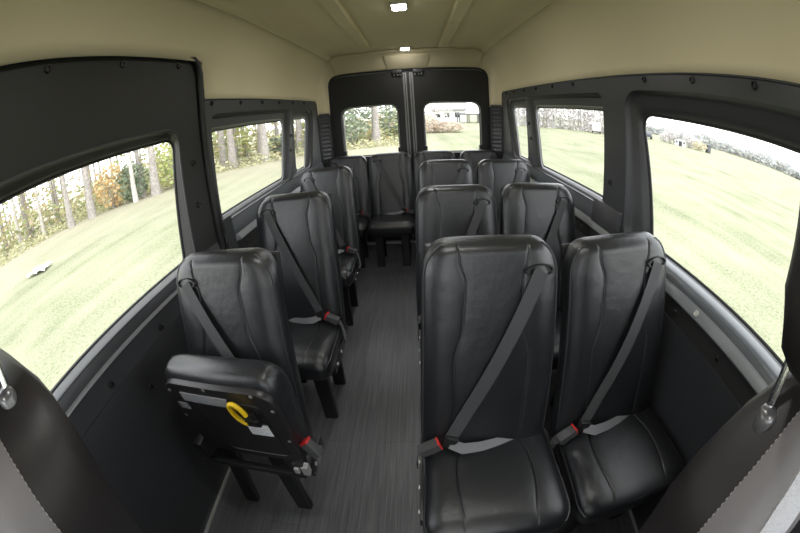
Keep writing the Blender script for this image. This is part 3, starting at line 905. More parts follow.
    if not first:
        sweep('strip_back', [(.855, .853), (.856, .817)], 1.338, 1.48, 'trim_plastic')
        bm = bmesh.new(); q = [(.855, .853), (.850, .850), (.836, .824), (.838, .819), (.856, .817)]
        loft(bm, [[Vector((sx*x, 1.46, z)) for x, z in q], [Vector((sx*(x+(.856-x)*.5), 1.445, z)) for x, z in q], [Vector((sx*.8565, 1.43, z)) for x, z in q]], False, False, True)
        build('strip_end', bm, 'lit_strip_plastic', t, ang=80)
    sweep('upper_band', [(.856, .818), (.857, .79), (.857, .745), (.862, .742)], y0, yb, 'door_vinyl')
    lp = sweep('lower_panel', [(.862, .742), (.857, .739), (.856, .70), (.858, .4), (.862, .03), (.866, 0)], y0, yb, 'lower_panel')
    for y in (.474, .727, 1.0, 1.54, 1.9):
        if y < y0: continue
        for z in (.775,):
            bm = bmesh.new()
            lathe(bm, [(.010, -.003), (.010, .003), (.008, .005), (.004, .005), (.003, .002)], 12, Matrix.Translation((sx*.857, y, z)) @ Matrix.Rotation(-sx*PI/2, 4, 'Y'))
            build('clip', bm, 'black_plastic', t)
    return t
tR = bank(1, True, 2, 1)
tL = bank(-1, False, 3, 4)
for y in (.62,):
    bm = bmesh.new(); lathe(bm, [(.010, -.003), (.010, .003), (.008, .005), (.003, .002)], 12, Matrix.Translation((.8435, y, .838)) @ Matrix.Rotation(math.radians(-62), 4, 'Y'))
    build('clip', bm, 'lamp_shell', tR)

# ------------------------------------------------------------------ sliding door on the passenger side (-x)
DX = .868
GD = rpoly(poly_glass(-.30, 1.055, -.30, 1.150, .888, 1.374), [.05, .03, .05, .05])
GD = push(GD, 1.032)
HDr = rpoly(poly_glass(-.36, 1.100, -.36, 1.145, .874, 1.412), [.06, .03, .07, .06])
bm = bmesh.new()
outl = rpoly([(-.60, .745), (1.285, .745), (1.312, 1.708), (-.60, 1.708)], [.0001, .0001, .075, .0001], 6)
fill2d(bm, outl, [HDr], lambda a, b: (-DX, a, b))
rr = [[Vector((-DX, a, b)) for a, b in HDr]]
for t, q in ((.06, .06), (.14, .22), (.3, .42), (.7, .6), (.9, .8), (1, 1)):
    rr.append([Vector((-(DX+.062*q), a+(c-a)*t, b+(d-b)*t)) for (a, b), (c, d) in zip(HDr, GD)])
loft(bm, rr, True)
bmesh.ops.remove_doubles(bm, verts=bm.verts, dist=1e-5)
d1 = build('door_1', bm, 'door_vinyl', ang=35); tag(d1, 'black padded sliding door with a wide window facing the wood', 'door', kind='structure')
bm = bmesh.new()      # raised frame bead round the window
tube(bm, [(-DX+.001, a, b) for a, b in HDr], .004, 6, closed=True); build('window_bead', bm, 'trim_plastic', d1)
bm = bmesh.new()
loft(bm, [[Vector((-x, y, z)) for x, z in ((.925, .874), (.890, .882), (.868, .878), (.861, .86), (.859, .838), (.852, .834), (.850, .828), (.857, .824), (.860, .80), (.860, .748), (.866, .745))] for y in (-.6, -.1, .4, .8, 1.284)], False,
     mifn=lambda i, j: 1 if j in (4, 5, 6) else 0)
build('lower_band', bm, ['trim_plastic', 'lit_strip_plastic'], d1, ang=40)
bm = bmesh.new()
loft(bm, [[Vector((-x, y, z)) for x, z in ((.866, .745), (.861, .742), (.858, .70), (.858, .4), (.862, .04), (.868, 0))] for y in (-.6, -.1, .4, .8, 1.284)], False)
build('lower_panel', bm, 'lower_panel', d1)
bm = bmesh.new(); loft(bm, [[Vector((-.876, 1.25, 0)), Vector((-.876, 1.25, 1.74))], [Vector((-.876, 1.37, 0)), Vector((-.876, 1.37, 1.74))]], False)
build('door_gap', bm, 'rubber', d1)
for (y, z) in ((.28, 1.677), (.511, 1.677), (.844, 1.677), (1.182, 1.677), (1.222, 1.254), (1.203, 1.076), (.441, .776), (.755, .772), (.581, .647)):
    bm = bmesh.new(); lathe(bm, [(.0135, -.004), (.0135, .004), (.011, .007), (.007, .007), (.006, .002)], 14, Matrix.Translation((-DX+.001 if z > .8 else -.860, y, z)) @ Matrix.Rotation(PI/2, 4, 'Y'))
    build('clip', bm, 'black_plastic', d1)
bm = bmesh.new()      # rubber seal round the opening
path = [(-.855, -.6, 1.722), (-.853, .3, 1.722), (-.853, .8, 1.722), (-.853, 1.22, 1.722), (-.854, 1.275, 1.712), (-.856, 1.312, 1.685), (-.858, 1.328, 1.64), (-.861, 1.330, 1.5), (-.863, 1.322, 1.3), (-.864, 1.313, 1.1), (-.864, 1.305, .9), (-.864, 1.303, .6), (-.864, 1.303, 0)]
tube(bm, path, .0175, 10); build('door_seal', bm, 'rubber', d1)
bm = bmesh.new()      # body return between lining and seal
loft(bm, [[Vector((-.846, y, z)), Vector((-.90, y, z+.01))] for y, z in ((-.6, 1.735), (.4, 1.735), (1.24, 1.735), (1.30, 1.715), (1.335, 1.66), (1.342, 1.55))], False)
build('opening_return', bm, 'rubber', d1)
bm = bmesh.new(); tube(bm, [(-DX-.003, y, z+.008) for y, z in ((-.6, 1.702), (.4, 1.702), (1.2, 1.702), (1.262, 1.693), (1.295, 1.66))], .003, 6)
build('edge_strip', bm, 'metal_strip', d1)
bm = bmesh.new(); tube(bm, [(-.930, a, b) for a, b in GD], .0065, 6, closed=True)
w = build('window_6', bm, 'rubber'); tag(w, 'wide sliding door window looking onto the wood', 'window', kind='structure')
bm = bmesh.new(); fill2d(bm, GD, [], lambda a, b: (-.9335, a, b)); solid(build('pane', bm, 'glass', w, smooth=False), .004, 0)

# ------------------------------------------------------------------ rear corners with louvre vents
def corner(x0, z):      # plan curve of the corner at height z
    return [(.862, 3.235), (.861, 3.268), (.852, 3.290), (.832, 3.306), (.808, 3.325), (.793, 3.35), (.788, 3.40), (.787, 3.475)]
for sx, no in ((-1, 4), (1, 5)):
    bm = bmesh.new()
    loft(bm, [[Vector((sx*x, y, z)) for x, y in corner(0, z)] for z in (0, .4, .8, 1.1, 1.38)] + [[Vector((sx*(x+.012), y, zt)) for (x, y), zt in zip(corner(0, 0), (1.42, 1.42, 1.42, 1.42, 1.42, 1.42, 1.42, 1.42))]], False)
    t = build('trim_%d' % no, bm, 'door_vinyl', ang=60)
    side = 'open field side' if sx > 0 else 'wood side'
    tag(t, 'black corner pillar cover beside the rear door on the %s' % side, 'trim', kind='structure')
    root = empty('louvre_vent', (sx*.84, 3.37, .90))
    tag(root, 'black louvred air vent in the rear corner on the %s' % side, 'vent', 'louvred rear corner vents')
    cc = corner(0, 0)
    def inn(p, q, d):   # offset towards the cabin
        v = Vector((q[0]-p[0], q[1]-p[1])).normalized(); n = Vector((v.y, -v.x))
        if n.x > 0: n = -n
        return n*d
    a, b = Vector((.858, 3.272)), Vector((.770, 3.338))
    n = inn(a, b, 1)
    def vp(t, off, z): 
        p = a.lerp(b, t)+n*off; return Vector((sx*(p.x-.84), p.y-3.37, z-.90))
    bm = bmesh.new()
    lo = rpoly([(0, .905), (1, .905), (1, 1.395), (0, 1.395)], .0, 1) if False else [(0, .905), (1, .905), (1, 1.395), (0, 1.395)]
    inr = [(.1, .925), (.9, .925), (.9, 1.375), (.1, 1.375)]
    loft(bm, [[vp(t, -.012, z) for t, z in lo], [vp(t, .008, z) for t, z in lo], [vp(t, .008, z) for t, z in inr], [vp(t, -.010, z) for t, z in inr]], True)
    bm.faces.new([bm.verts.new(vp(t, -.006, z)) for t, z in inr])
    build('vent_frame', bm, 'trim_plastic', root, smooth=False)
    for k in range(11):
        z = .945+k*.040
        bm = bmesh.new()
        loft(bm, [[vp(t, -.006, z+.026), vp(t, .009, z+.002), vp(t, .009, z-.003), vp(t, -.006, z+.018)] for t in (.1, .9)], True, True, True)
        build('louvre', bm, 'trim_plastic', root, smooth=False)

# ------------------------------------------------------------------ rear doors
def rear_door(sx, no, x0, x1, g0, g1, lab, wlab):
    X0, X1 = min(x0, x1), max(x0, x1)
    bm = bmesh.new()
    ztop = 1.765
    if sx < 0: outl = rpoly([(X0, .0), (X1, .0), (X1, ztop), (X0, ztop)], [.001, .001, .01, .115], 8)
    else: outl = rpoly([(X0, .0), (X1, .0), (X1, ztop), (X0, ztop)], [.001, .001, .115, .01], 8)
    hole = rpoly([(g0-.012, .905), (g1+.012, .905), (g1+.012, 1.437), (g0-.012, 1.437)], [.06, .06, .10, .10], 8)
    gl = rpoly([(g0, .918), (g1, .918), (g1, 1.425), (g0, 1.425)], [.05, .05, .09, .09], 8)
    YD = 3.475
    mp = lambda y: (lambda a, b: (a, y, b))
    fill2d(bm, outl, [hole], mp(YD))
    rr = [[Vector((a, YD, b)) for a, b in hole]]
    for t, q in ((.35, .02), (.7, .3), (1, 1)):
        rr.append([Vector((a+(c-a)*t, YD+.05*q, b+(d-b)*t)) for (a, b), (c, d) in zip(hole, gl)])
    loft(bm, rr, True)
    loft(bm, [[Vector((a, YD, b)) for a, b in outl], [Vector((a, YD+.05, b)) for a, b in outl]], True)
    bmesh.ops.remove_doubles(bm, verts=bm.verts, dist=1e-5)
    d = build('door_%d' % no, bm, 'rear_panel', ang=35); tag(d, lab, 'door', kind='structure')
    # painted inner edge beside the seam
    e0 = x1 if sx < 0 else x0
    bm = bmesh.new()
    xa, xb = (-.049, -.013) if sx < 0 else (.013, .049)
    box(bm, xa, xb, 3.460, 3.51, .0, 1.742, .006); de = build('door_edge', bm, 'edge_metal', d)
    bm = bmesh.new(); xm = sx*.030; box(bm, xm-.004, xm+.004, 3.4585, 3.47, .0, 1.735, .002); build('edge_seal', bm, 'rubber', de)
    bm = bmesh.new()    # thin bright line of painted metal under the top seal
    zt = ztop-.004
    P = [(x, 3.468, zt) for x in (sx*.06, sx*.3, sx*.55, sx*.67)] + [(sx*.73, 3.468, zt-.012)]
    tube(bm, P, .0035, 6); build('top_edge', bm, 'edge_metal', d)
    bm = bmesh.new(); box(bm, sx*.10-.045, sx*.10+.045, 3.43, 3.475, 1.735, 1.772, .006); lt = build('latch', bm, 'black_plastic', d)
    for q in (-.03, .005, .03):
        bm = bmesh.new(); box(bm, sx*.10+q-.006, sx*.10+q+.006, 3.44, 3.47, 1.715, 1.737, .002); build('latch_tab', bm, 'edge_metal', lt)
    bm = bmesh.new()      # black rubber seal above and beside the door
    tube(bm, [(sx*.0, 3.462, 1.776), (sx*.3, 3.462, 1.776), (sx*.66, 3.462, 1.776), (sx*.71, 3.462, 1.769), (sx*.75, 3.462, 1.748), (sx*.778, 3.462, 1.712), (sx*.788, 3.462, 1.66), (sx*.79, 3.462, 1.4), (sx*.79, 3.462, .0)], .011, 8)
    build('door_seal', bm, 'rubber', d)
    for gx in (g0+.006, g1-.006):
        bm = bmesh.new(); box(bm, gx-.011, gx+.011, 3.470, 3.53, .945, .985, .005); build('window_stop', bm, 'black_plastic', d)
    bm = bmesh.new()
    if sx < 0: box(bm, g0-.001, g0+.012, 3.505, 3.52, .95, 1.36, .003)
    else: box(bm, g0-.001, g0+.009, 3.505, 3.52, .95, 1.35, .003)
    build('window_reveal', bm, 'white_metal', d)
    bm = bmesh.new(); tube(bm, [(a, 3.524, b) for a, b in gl], .006, 6, closed=True)
    w = build('window_%d' % (no+5), bm, 'rubber'); tag(w, wlab, 'window', kind='structure')
    bm = bmesh.new(); fill2d(bm, gl, [], mp(3.527)); solid(build('pane', bm, 'glass', w, smooth=False), .004, 0)
    return d
rear_door(-1, 2, -.79, -.030, -.672, -.122, 'black rear door whose window shows a thick trunk and green bushes', 'rear door window showing a thick trunk and green bushes')
rear_door(1, 3, .030, .79, .135, .690, 'black rear door whose window shows a house and brown bushes', 'rear door window showing a house and brown bushes')
bm = bmesh.new(); box(bm, -.018, .018, 3.475, 3.53, 0, 1.77); box(bm, -.82, .82, 3.535, 3.56, 1.72, 1.84); tag(build('trim_6', bm, 'rubber'), 'black rubber seam between the two rear doors', 'trim', kind='structure')

# ------------------------------------------------------------------ cab in front of (behind the camera)
CY = -1.5
for sx, side in ((-1, 'left'), (1, 'right')):
    bm = bmesh.new()
    G = rpoly([(-1.40, .88), (-.68, .88), (-.66, 1.40), (-1.05, 1.40)], .04, 4)
    fill2d(bm, [(CY, 0), (-.6, 0), (-.6, HD), (CY, HD)], [G], lambda a, b: (sx*.866, a, b))
    if sx < 0:
        bm2 = [(-.868, CY, 1.5), (-.868, -.6, 1.5), (-.85, -.6, 1.74), (-.85, CY, 1.74)]
        bm.faces.new([bm.verts.new(p) for p in bm2])
    o = build('door_%d' % (4 if sx < 0 else 5), bm, 'door_vinyl', smooth=False)
    tag(o, 'black cab door behind the camera on the %s' % ('open field side' if sx > 0 else 'wood side'), 'door', kind='structure')
    bm = bmesh.new(); fill2d(bm, G, [], lambda a, b: (sx*.87, a, b)); solid(build('pane', bm, 'glass', o, smooth=False), .004, 0)
bm = bmesh.new()
G = rpoly([(-.78, .95), (.78, .95), (.70, 1.72), (-.70, 1.72)], .08, 5)
fill2d(bm, [(-.866, 0), (.866, 0), (.866, 1.55), (.70, 1.915), (0, 1.946), (-.70, 1.915), (-.866, 1.55)], [G], lambda a, b: (a, CY, b))
o = build('wall_front', bm, 'door_vinyl', smooth=False); tag(o, 'dark cab front with the windscreen', 'wall', kind='structure')
bm = bmesh.new(); fill2d(bm, G, [], lambda a, b: (a, CY-.004, b)); w = build('window_9', bm, 'glass', None, smooth=False); solid(w, .005, 0)
tag(w, 'windscreen of the van behind the camera', 'window', kind='structure')

# ------------------------------------------------------------------ ceiling lamps
for k, (y, lab) in enumerate(((1.846, 'square lit ceiling lamp, nearer of the two on the roof lining'), (3.14, 'square lit ceiling lamp near the rear doors'), (.55, 'added unseen ceiling lamp brightening the nearest seats'), (-.75, 'added unseen ceiling lamp brightening the cab'))):  # last two lamps are unseen, added to brighten the cabin
    root = empty('ceiling_lamp', (-.005, y, 1.945))
    tag(root, lab, 'lamp', 'square ceiling lamps')
    bm = bmesh.new()
    o = rpoly([(-.045, -.045), (.045, -.045), (.045, .045), (-.045, .045)], .012, 4)
    loft(bm, [[Vector((a*q, b*q*1.45, z)) for a, b in o] for q, z in ((1, .004), (1, -.008), (.93, -.014), (.80, -.014))], True, False, False)
    build('housing', bm, 'lamp_shell', root)
    bm = bmesh.new()
    loft(bm, [[Vector((a*q, b*q*1.5, z)) for a, b in o] for q, z in ((.80, -.010), (.80, -.016), (.72, -.019))], True, True, True)
    build('lens', bm, 'lamp_lens', root)
    ld = bpy.data.lights.new('lamp_light', 'AREA'); ld.energy = 1.9 if y > 3 else 3.6; ld.size = .07; ld.color = (1, .985, .96)
    lo = bpy.data.objects.new('lamp_light', ld); C.objects.link(lo); lo.parent = root; lo.location = (0, 0, -.024)

# ------------------------------------------------------------------ outside
GZ = -.73
bm = bmesh.new(); bmesh.ops.create_grid(bm, x_segments=60, y_segments=60, size=450)
o = build('ground', bm, 'lawn', smooth=False); o.location = (0, 0, GZ)
tag(o, 'bright autumn grass field around the van', 'ground', kind='structure')

def cards(bm, n, fn, size):
    for _ in range(n):
        p, s = fn(), size*random.uniform(.6, 1.4)
        q = Matrix.Rotation(random.uniform(0, 2*PI), 3, 'Z') @ Matrix.Rotation(random.uniform(0, PI), 3, 'X')
        u, v = q @ Vector((s, 0, 0)), q @ Vector((0, s*.7, 0))
        vs = [bm.verts.new(p+a*u+b*v) for a, b in ((-1, -.4), (0, -1), (1, -.2), (.7, .8), (-.6, .9))]
        bm.faces.new(vs)

def blob(rx, ry, rz, zc, bias=.6):
    def f():
        while True:
            v = Vector((random.uniform(-1, 1), random.uniform(-1, 1), random.uniform(-1, 1)))
            if v.length <= 1 and random.random() < bias+(1-bias)*v.length: break
        return Vector((v.x*rx, v.y*ry, zc+v.z*rz))
    return f
def bush_mesh(name, r, h, n, m, size, stems=5):
    root = empty(name)
    bm = bmesh.new(); cards(bm, n, blob(r, r, h/2, h*.52), size)
    build('foliage', bm, m, root, smooth=False, recalc=False)
    for k in range(stems):
        bm = bmesh.new(); a = random.uniform(0, 2*PI); e = Vector((math.cos(a)*r*.6, math.sin(a)*r*.6, h*.85))
        tube(bm, [Vector((math.cos(a)*.08, math.sin(a)*.08, 0)), e*.5+Vector((random.uniform(-.1, .1), 0, .1*h)), e], [.035, .025, .008], 5)
        build('stem', bm, 'bark', root)
    return root
def trunk_tree(h, r, m, lean, leafm=None, nleaf=0, br=6):
    root = empty('tree')
    bm = bmesh.new()
    pts = [Vector((lean*h*t + .12*math.sin(t*5+lean*40), .08*math.sin(t*4), h*t)) for t in [k/9 for k in range(10)]]
    tube(bm, pts, [r*1.35, r*1.02] + [r*(1-.75*k/9) for k in range(2, 10)], 12)
    build('trunk', bm, m, root)
    for k in range(br):
        bm = bmesh.new()
        z = h*random.uniform(.35, .95); a = random.uniform(0, 2*PI); L = h*.16*random.uniform(.6, 1.3)
        b0 = Vector((lean*z, 0, z)); d = Vector((math.cos(a), math.sin(a), .55))
        tube(bm, [b0, b0+d*L*.5, b0+d*L+Vector((0, 0, L*.25))], [r*.25, r*.16, r*.04], 5)
        build('branch', bm, m, root)
    if leafm:
        bm = bmesh.new(); cards(bm, nleaf, lambda: (lambda z: Vector((lean*z+random.gauss(0, h*.10), random.gauss(0, h*.10), z)))(h*random.uniform(.42, 1.0)), .16)
        build('leaves', bm, leafm, root, smooth=False, recalc=False)
    return root
T = [trunk_tree(13, .21, 'bark', .01, 'leaf_mixed', 420), trunk_tree(14, .17, 'bark_pale', -.03, 'leaf_bright', 300), trunk_tree(12, .25, 'bark', .04, 'leaf_mixed', 380), trunk_tree(13, .14, 'bark_pale', .06, 'leaf_yellow', 220)]
usedT = [False]*4
def tree(kind, x, y, s, label, group, rot=None):
    o = T[kind] if not usedT[kind] else copy_tree(T[kind]); usedT[kind] = True
    o.location = (x, y, GZ-.03); o.scale = (s, s, 1.0); o.rotation_euler = (0, 0, random.uniform(-.4, .4) if rot is None else rot)
    return tag(o, label, 'tree', group)
GA = 'trees at the edge of the wood seen through the sliding door window'
GB = 'trees at the edge of the wood seen through the wood side rear windows'
GC = 'thin trees deeper in the wood'
LA = 'tall grey tree trunk at the wood edge seen through the sliding door window'
LB = 'tall grey tree trunk at the wood edge seen through the wood side rear windows'
LC = 'slim tree deeper in the wood behind the front row of trunks'
for (k, x, y, s) in ((1, -24.1, 9.4, 1.0), (0, -30.0, 10.0, 1.0), (0, -27.0, 11.5, 1.15), (1, -22.3, 10.9, .85), (2, -18.8, 11.3, .8), (0, -17.9, 12.5, 1.15),
                     (1, -18.5, 15.5, .7), (3, -15.3, 14.2, 1.0), (2, -15.6, 15.2, .7), (0, -14.3, 15.1, 1.2), (3, -20.5, 15.8, .8), (1, -21.5, 13.0, .8)):
    tree(k, x, y, s, LA, GA)
for (k, x, y, s) in ((0, -13.4, 21.9, 1.15), (2, -11.9, 20.6, 1.0), (1, -13.0, 25.2, 1.1), (0, -11.2, 24.0, 1.15), (2, -9.7, 21.2, .95), (0, -8.45, 24.9, 1.2), (3, -14.6, 23.6, 1.0)):
    tree(k, x, y, s, LB, GB)
tree(2, -2.95, 25.9, 1.15, 'thick grey tree trunk in the middle of the rear door window', None, .2)
tree(3, -2.4, 35.0, .9, 'thin dark leaning trunk to one side of the thick trunk in the rear door window', None, .2)
for i in range(46):
    az = math.radians(random.uniform(-82, -2)); d = random.uniform(27, 44)
    tree(random.choice((0, 1, 2, 3)), d*math.sin(az), d*math.cos(az), random.uniform(.5, .8), LC, GC)
# undergrowth behind the trunks: nobody could count it
bm = bmesh.new()
def under():
    az = math.radians(random.uniform(-88, -1)); d = random.uniform(24.5, 40)
    if math.degrees(az) > -14: d += 2
    hmax = 1.0+3.6*random.random()**1.5 + 2.0*math.sin(az*9)*random.random()
    return Vector((d*math.sin(az), d*math.cos(az), GZ+abs(hmax)*random.random()))
cards(bm, 9500, under, .17)
tag(build('undergrowth', bm, 'leaf_mixed', smooth=False, recalc=False), 'mixed green and tan undergrowth between the trunks of the wood', 'undergrowth', kind='stuff')
bm = bmesh.new()
def under2():
    az = math.radians(random.uniform(-86, -1)); d = 22.3+random.uniform(0, 2.2)
    return Vector((d*math.sin(az), d*math.cos(az), GZ+random.random()**2*.55))
cards(bm, 3600, under2, .085)
tag(build('weeds', bm, 'weed_pale', smooth=False, recalc=False), 'pale tall weeds along the edge of the wood', 'weeds', kind='stuff')
def bush(src, x, y, s, label, group=None, rz=0.):
    src.location = (x, y, GZ-.05); src.scale = s; src.rotation_euler[2] = rz; return tag(src, label, 'bush', group)
by = bush_mesh('bush', 1.15, 2.7, 520, 'leaf_yellow', .11); bush(by, -17.2, 14.0, (1, 1, 1), 'yellow-leaved bush before the trunks in the sliding door window')
bg = bush_mesh('bush', 1.1, 2.3, 620, 'leaf_green', .12); bush(bg, -15.9, 14.9, (1, 1, 1), 'dark green bush beside the yellow-leaved bush')
bb = bush_mesh('bush', 1.4, 2.9, 560, 'leaf_bright', .12); bush(bb, -14.0, 16.6, (1, 1, 1), 'yellow-green bush in the corner of the sliding door window by the pillar')
bs = bush_mesh('bush', 2.0, 4.6, 1500, 'leaf_sage', .13); bush(bs, -4.6, 25.6, (.9, .9, 1), 'large sage green bush beside the thick trunk in the rear door window')
b2 = copy_tree(bs); bush(b2, -1.3, 29.5, (.9, .9, .75), 'pale green bush between the thin dark trunk and the rear door seam', rz=1.)
b3 = copy_tree(bg); bush(b3, -9.9, 25.5, (1.2, 1.2, .7), 'low dark bush at the foot of the trunks beyond the wood side rear window', rz=1.)
b4 = copy_tree(bb); bush(b4, -13.9, 24.5, (1.3, 1.3, 1.3), 'bright green bush between trunks beyond the wood side rear window', rz=2.)
b5 = copy_tree(bb); bush(b5, -7.6, 27.5, (1.2, 1.2, .9), 'bright green bush in the small rearmost window on the wood side', rz=.6)
# crumpled white sheet on the grass
bm = bmesh.new(); bmesh.ops.create_grid(bm, x_segments=14, y_segments=10, size=.5)
for v in bm.verts:
    v.co.x *= 1.0; v.co.y *= .75
    v.co.z = .04+.09*abs(math.sin(v.co.x*7+v.co.y*9))*random.uniform(.5, 1) + .05*random.random()
o = solid(build('crumpled_sheet', bm, 'paper', ang=25), .004, 0); o.location = (-11.9, 5.1, GZ+.01); o.rotation_euler[2] = .5
tag(o, 'crumpled white sheet lying on the grass before the wood', 'litter')

# ---- far side: field, bare wood, parked vehicles, sheds
bt = empty('tree')
bm = bmesh.new(); tube(bm, [(0, 0, 0), (.1, 0, 3), (0, .1, 6), (.15, 0, 10)], [.2, .15, .1, .03], 7); build('trunk', bm, 'bark_far_hazed', bt)
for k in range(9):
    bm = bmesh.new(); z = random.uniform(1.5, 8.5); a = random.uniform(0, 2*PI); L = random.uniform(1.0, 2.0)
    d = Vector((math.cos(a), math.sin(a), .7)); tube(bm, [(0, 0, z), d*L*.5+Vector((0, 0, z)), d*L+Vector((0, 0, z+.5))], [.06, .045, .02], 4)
    build('branch', bm, 'bark_far_hazed', bt)
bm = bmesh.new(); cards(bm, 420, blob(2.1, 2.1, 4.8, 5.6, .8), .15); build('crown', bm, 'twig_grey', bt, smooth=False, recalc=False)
first = True
for i in range(40):
    az = math.radians(13.5+i*.52+random.uniform(-.3, .3)); d = random.uniform(58, 74)
    if math.degrees(az) < 15.5: d += 20
    o = bt if first else copy_tree(bt); first = False
    o.location = (d*math.sin(az), d*math.cos(az), GZ-.05); s = random.uniform(.75, 1.1); o.scale = (s, s, s*random.uniform(.8, 1.05)); o.rotation_euler[2] = random.uniform(0, 6)
    tag(o, 'grey leafless tree in the bare wood across the field beyond the field side rear windows', 'tree', 'bare trees across the field')
bm = bmesh.new()
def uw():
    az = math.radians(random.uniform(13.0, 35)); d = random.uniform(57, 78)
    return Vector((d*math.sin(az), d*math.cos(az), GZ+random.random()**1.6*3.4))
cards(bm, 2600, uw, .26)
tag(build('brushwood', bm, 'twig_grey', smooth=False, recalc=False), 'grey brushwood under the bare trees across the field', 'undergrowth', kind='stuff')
# tree belt on the horizon
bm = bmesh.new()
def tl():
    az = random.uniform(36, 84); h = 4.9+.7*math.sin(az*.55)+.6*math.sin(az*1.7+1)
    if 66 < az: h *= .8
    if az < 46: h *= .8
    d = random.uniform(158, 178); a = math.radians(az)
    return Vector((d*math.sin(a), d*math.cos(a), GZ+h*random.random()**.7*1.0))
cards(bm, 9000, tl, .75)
tag(build('treeline', bm, 'far_wood_hazed', smooth=False, recalc=False), 'grey-green belt of trees along the far edge of the field', 'trees', kind='stuff')
def polar(az, d): a = math.radians(az); return (d*math.sin(a), d*math.cos(a), GZ)
gbs = bush_mesh('bush', 1.7, 2.6, 420, 'twig_grey', .17)
bush(gbs, *polar(42.3, 73)[:2], (1.1, 1.1, 1.25), 'grey leafless bush beside the small pale shed across the field')
o = copy_tree(gbs); bush(o, *polar(45.6, 74)[:2], (1.1, 1.1, 1.05), 'grey leafless bush between the pale shed and the tan bush', rz=1)
o = copy_tree(gbs); bush(o, *polar(41.2, 76)[:2], (.8, .8, .75), 'low grey bush at the end of the row across the field', rz=2)
tbs = bush_mesh('bush', 1.6, 2.0, 420, 'twig_tan', .16); bush(tbs, *polar(47.3, 72)[:2], (1.1, 1.1, .95), 'tan bush at the end of the row by the dark stack across the field')
def shed(name, az, d, w, dp, h, wm, rm, lab, rz, cat='shed'):
    root = empty(name, polar(az, d), rz)
    bm = bmesh.new(); box(bm, -w/2, w/2, -dp/2, dp/2, 0, h); build('wall', bm, wm, root, smooth=False)
    bm = bmesh.new()
    loft(bm, [[Vector((-w/2-.2, y, h-.05)), Vector((0, y, h+w*.2)), Vector((w/2+.2, y, h-.05))] for y in (-dp/2-.2, dp/2+.2)], False)
    solid(build('roof', bm, rm, root, smooth=False), .12)
    bm = bmesh.new(); box(bm, -w*.15, w*.15, -dp/2-.03, -dp/2, 0, h*.75); build('door', bm, 'window_dark', root, smooth=False)
    for q in (-.33, .33):
        bm = bmesh.new(); box(bm, w*q-w*.07, w*q+w*.07, -dp/2-.03, -dp/2, h*.4, h*.75); build('window', bm, 'window_dark', root, smooth=False)
    tag(root, lab, cat); return root
shed('shed', 44.0, 72, 2.4, 2.4, 1.25, 'house_wall', 'house_roof', 'small pale grey shed among the bushes across the field', math.radians(-44))
bm = bmesh.new(); box(bm, -.5, .5, -.4, .4, 0, 1.35, .08); box(bm, -.62, .62, -.5, .5, 1.3, 1.6, .06)
o = build('dark_stack', bm, 'car_paint'); o.location = polar(48.9, 73); tag(o, 'dark upright box standing at the end of the tan bush across the field', 'box')
def car(az, d, rz, pm, lab, van=False):
    root = empty('parked_van' if van else 'parked_car', polar(az, d), rz)
    bm = bmesh.new(); h = 2.3 if van else 1.45; L = 2.6 if van else 2.15
    side = [(-L, .35), (-L, .95), (-L*.86, 1.0), (-L*.55, h), (L*.62, h), (L*.95, 1.0), (L, .85), (L, .35)] if not van else [(-L, .35), (-L, 1.1), (-L*.8, 1.3), (-L*.62, h), (L, h), (L, .35)]
    loft(bm, [[Vector((a, y*(.86 if b > 1.2 else 1), b)) for a, b in side] for y in (-.88, .88)], True, True, True)
    bd = build('body', bm, pm, root, smooth=False)
    bm = bmesh.new()
    for s_ in (-1, 1): box(bm, -L*.5, L*.55 if not van else -L*.1, s_*.80-.03, s_*.80+.03, 1.02, h-.12)
    build('side_windows', bm, 'window_dark', root, smooth=False)
    for wx in (-L*.62, L*.62):
        for wy in (-.85, .85):
            bm = bmesh.new(); lathe(bm, [(.2, -.1), (.33, -.1), (.33, .1), (.2, .1)], 14, Matrix.Translation((wx, wy, .33)) @ Matrix.Rotation(PI/2, 4, 'X')); build('wheel', bm, 'tyre', root)
    tag(root, lab, 'van' if van else 'car'); return root
car(38.3, 74, .8, 'car_paint', 'dark parked car across the field at the edge of the long field side window')
tr = empty('box_trailer', polar(29.7, 55), -.5)
bm = bmesh.new(); box(bm, -.62, .62, -1.0, 1.0, .40, 1.75, .05); build('body', bm, 'white_paint', tr)
bm = bmesh.new(); box(bm, -.5, .5, -.95, .95, .30, .42); box(bm, -.06, .06, -1.7, -.9, .32, .40); build('chassis', bm, 'tyre', tr, smooth=False)
for wx in (-.6, .6):
    bm = bmesh.new(); lathe(bm, [(.16, -.08), (.28, -.08), (.28, .08), (.16, .08)], 14, Matrix.Translation((wx, 0, .28)) @ Matrix.Rotation(PI/2, 4, 'Y')); build('wheel', bm, 'tyre', tr)
tag(tr, 'white box trailer parked before the bare wood beyond the large field side rear window', 'trailer')
# house and carport behind, brown bushes
hr = empty('house', polar(6.0, 74), math.radians(-8))
bm = bmesh.new(); box(bm, -3.6, 3.0, -3, 3, 0, 2.6); build('wall', bm, 'house_wall', hr, smooth=False)
bm = bmesh.new(); loft(bm, [[Vector((x, -3.5, 2.5)), Vector((x, 0, 4.3)), Vector((x, 3.5, 2.5))] for x in (-4.0, 3.4)], False, ); solid(build('roof', bm, 'house_roof', hr, smooth=False), .15)
for q in (-2.4, -.6, 1.4):
    bm = bmesh.new(); box(bm, q-.45, q+.45, -3.04, -3, 1.0, 2.0); build('window', bm, 'window_dark', hr, smooth=False)
tag(hr, 'white house with a grey roof seen through the rear door window', 'house')
cr_ = empty('carport', polar(9.3, 66), math.radians(-14))
bm = bmesh.new(); box(bm, -2.6, 2.6, -2, 2, 1.55, 1.85); build('roof', bm, 'dark_roof', cr_, smooth=False)
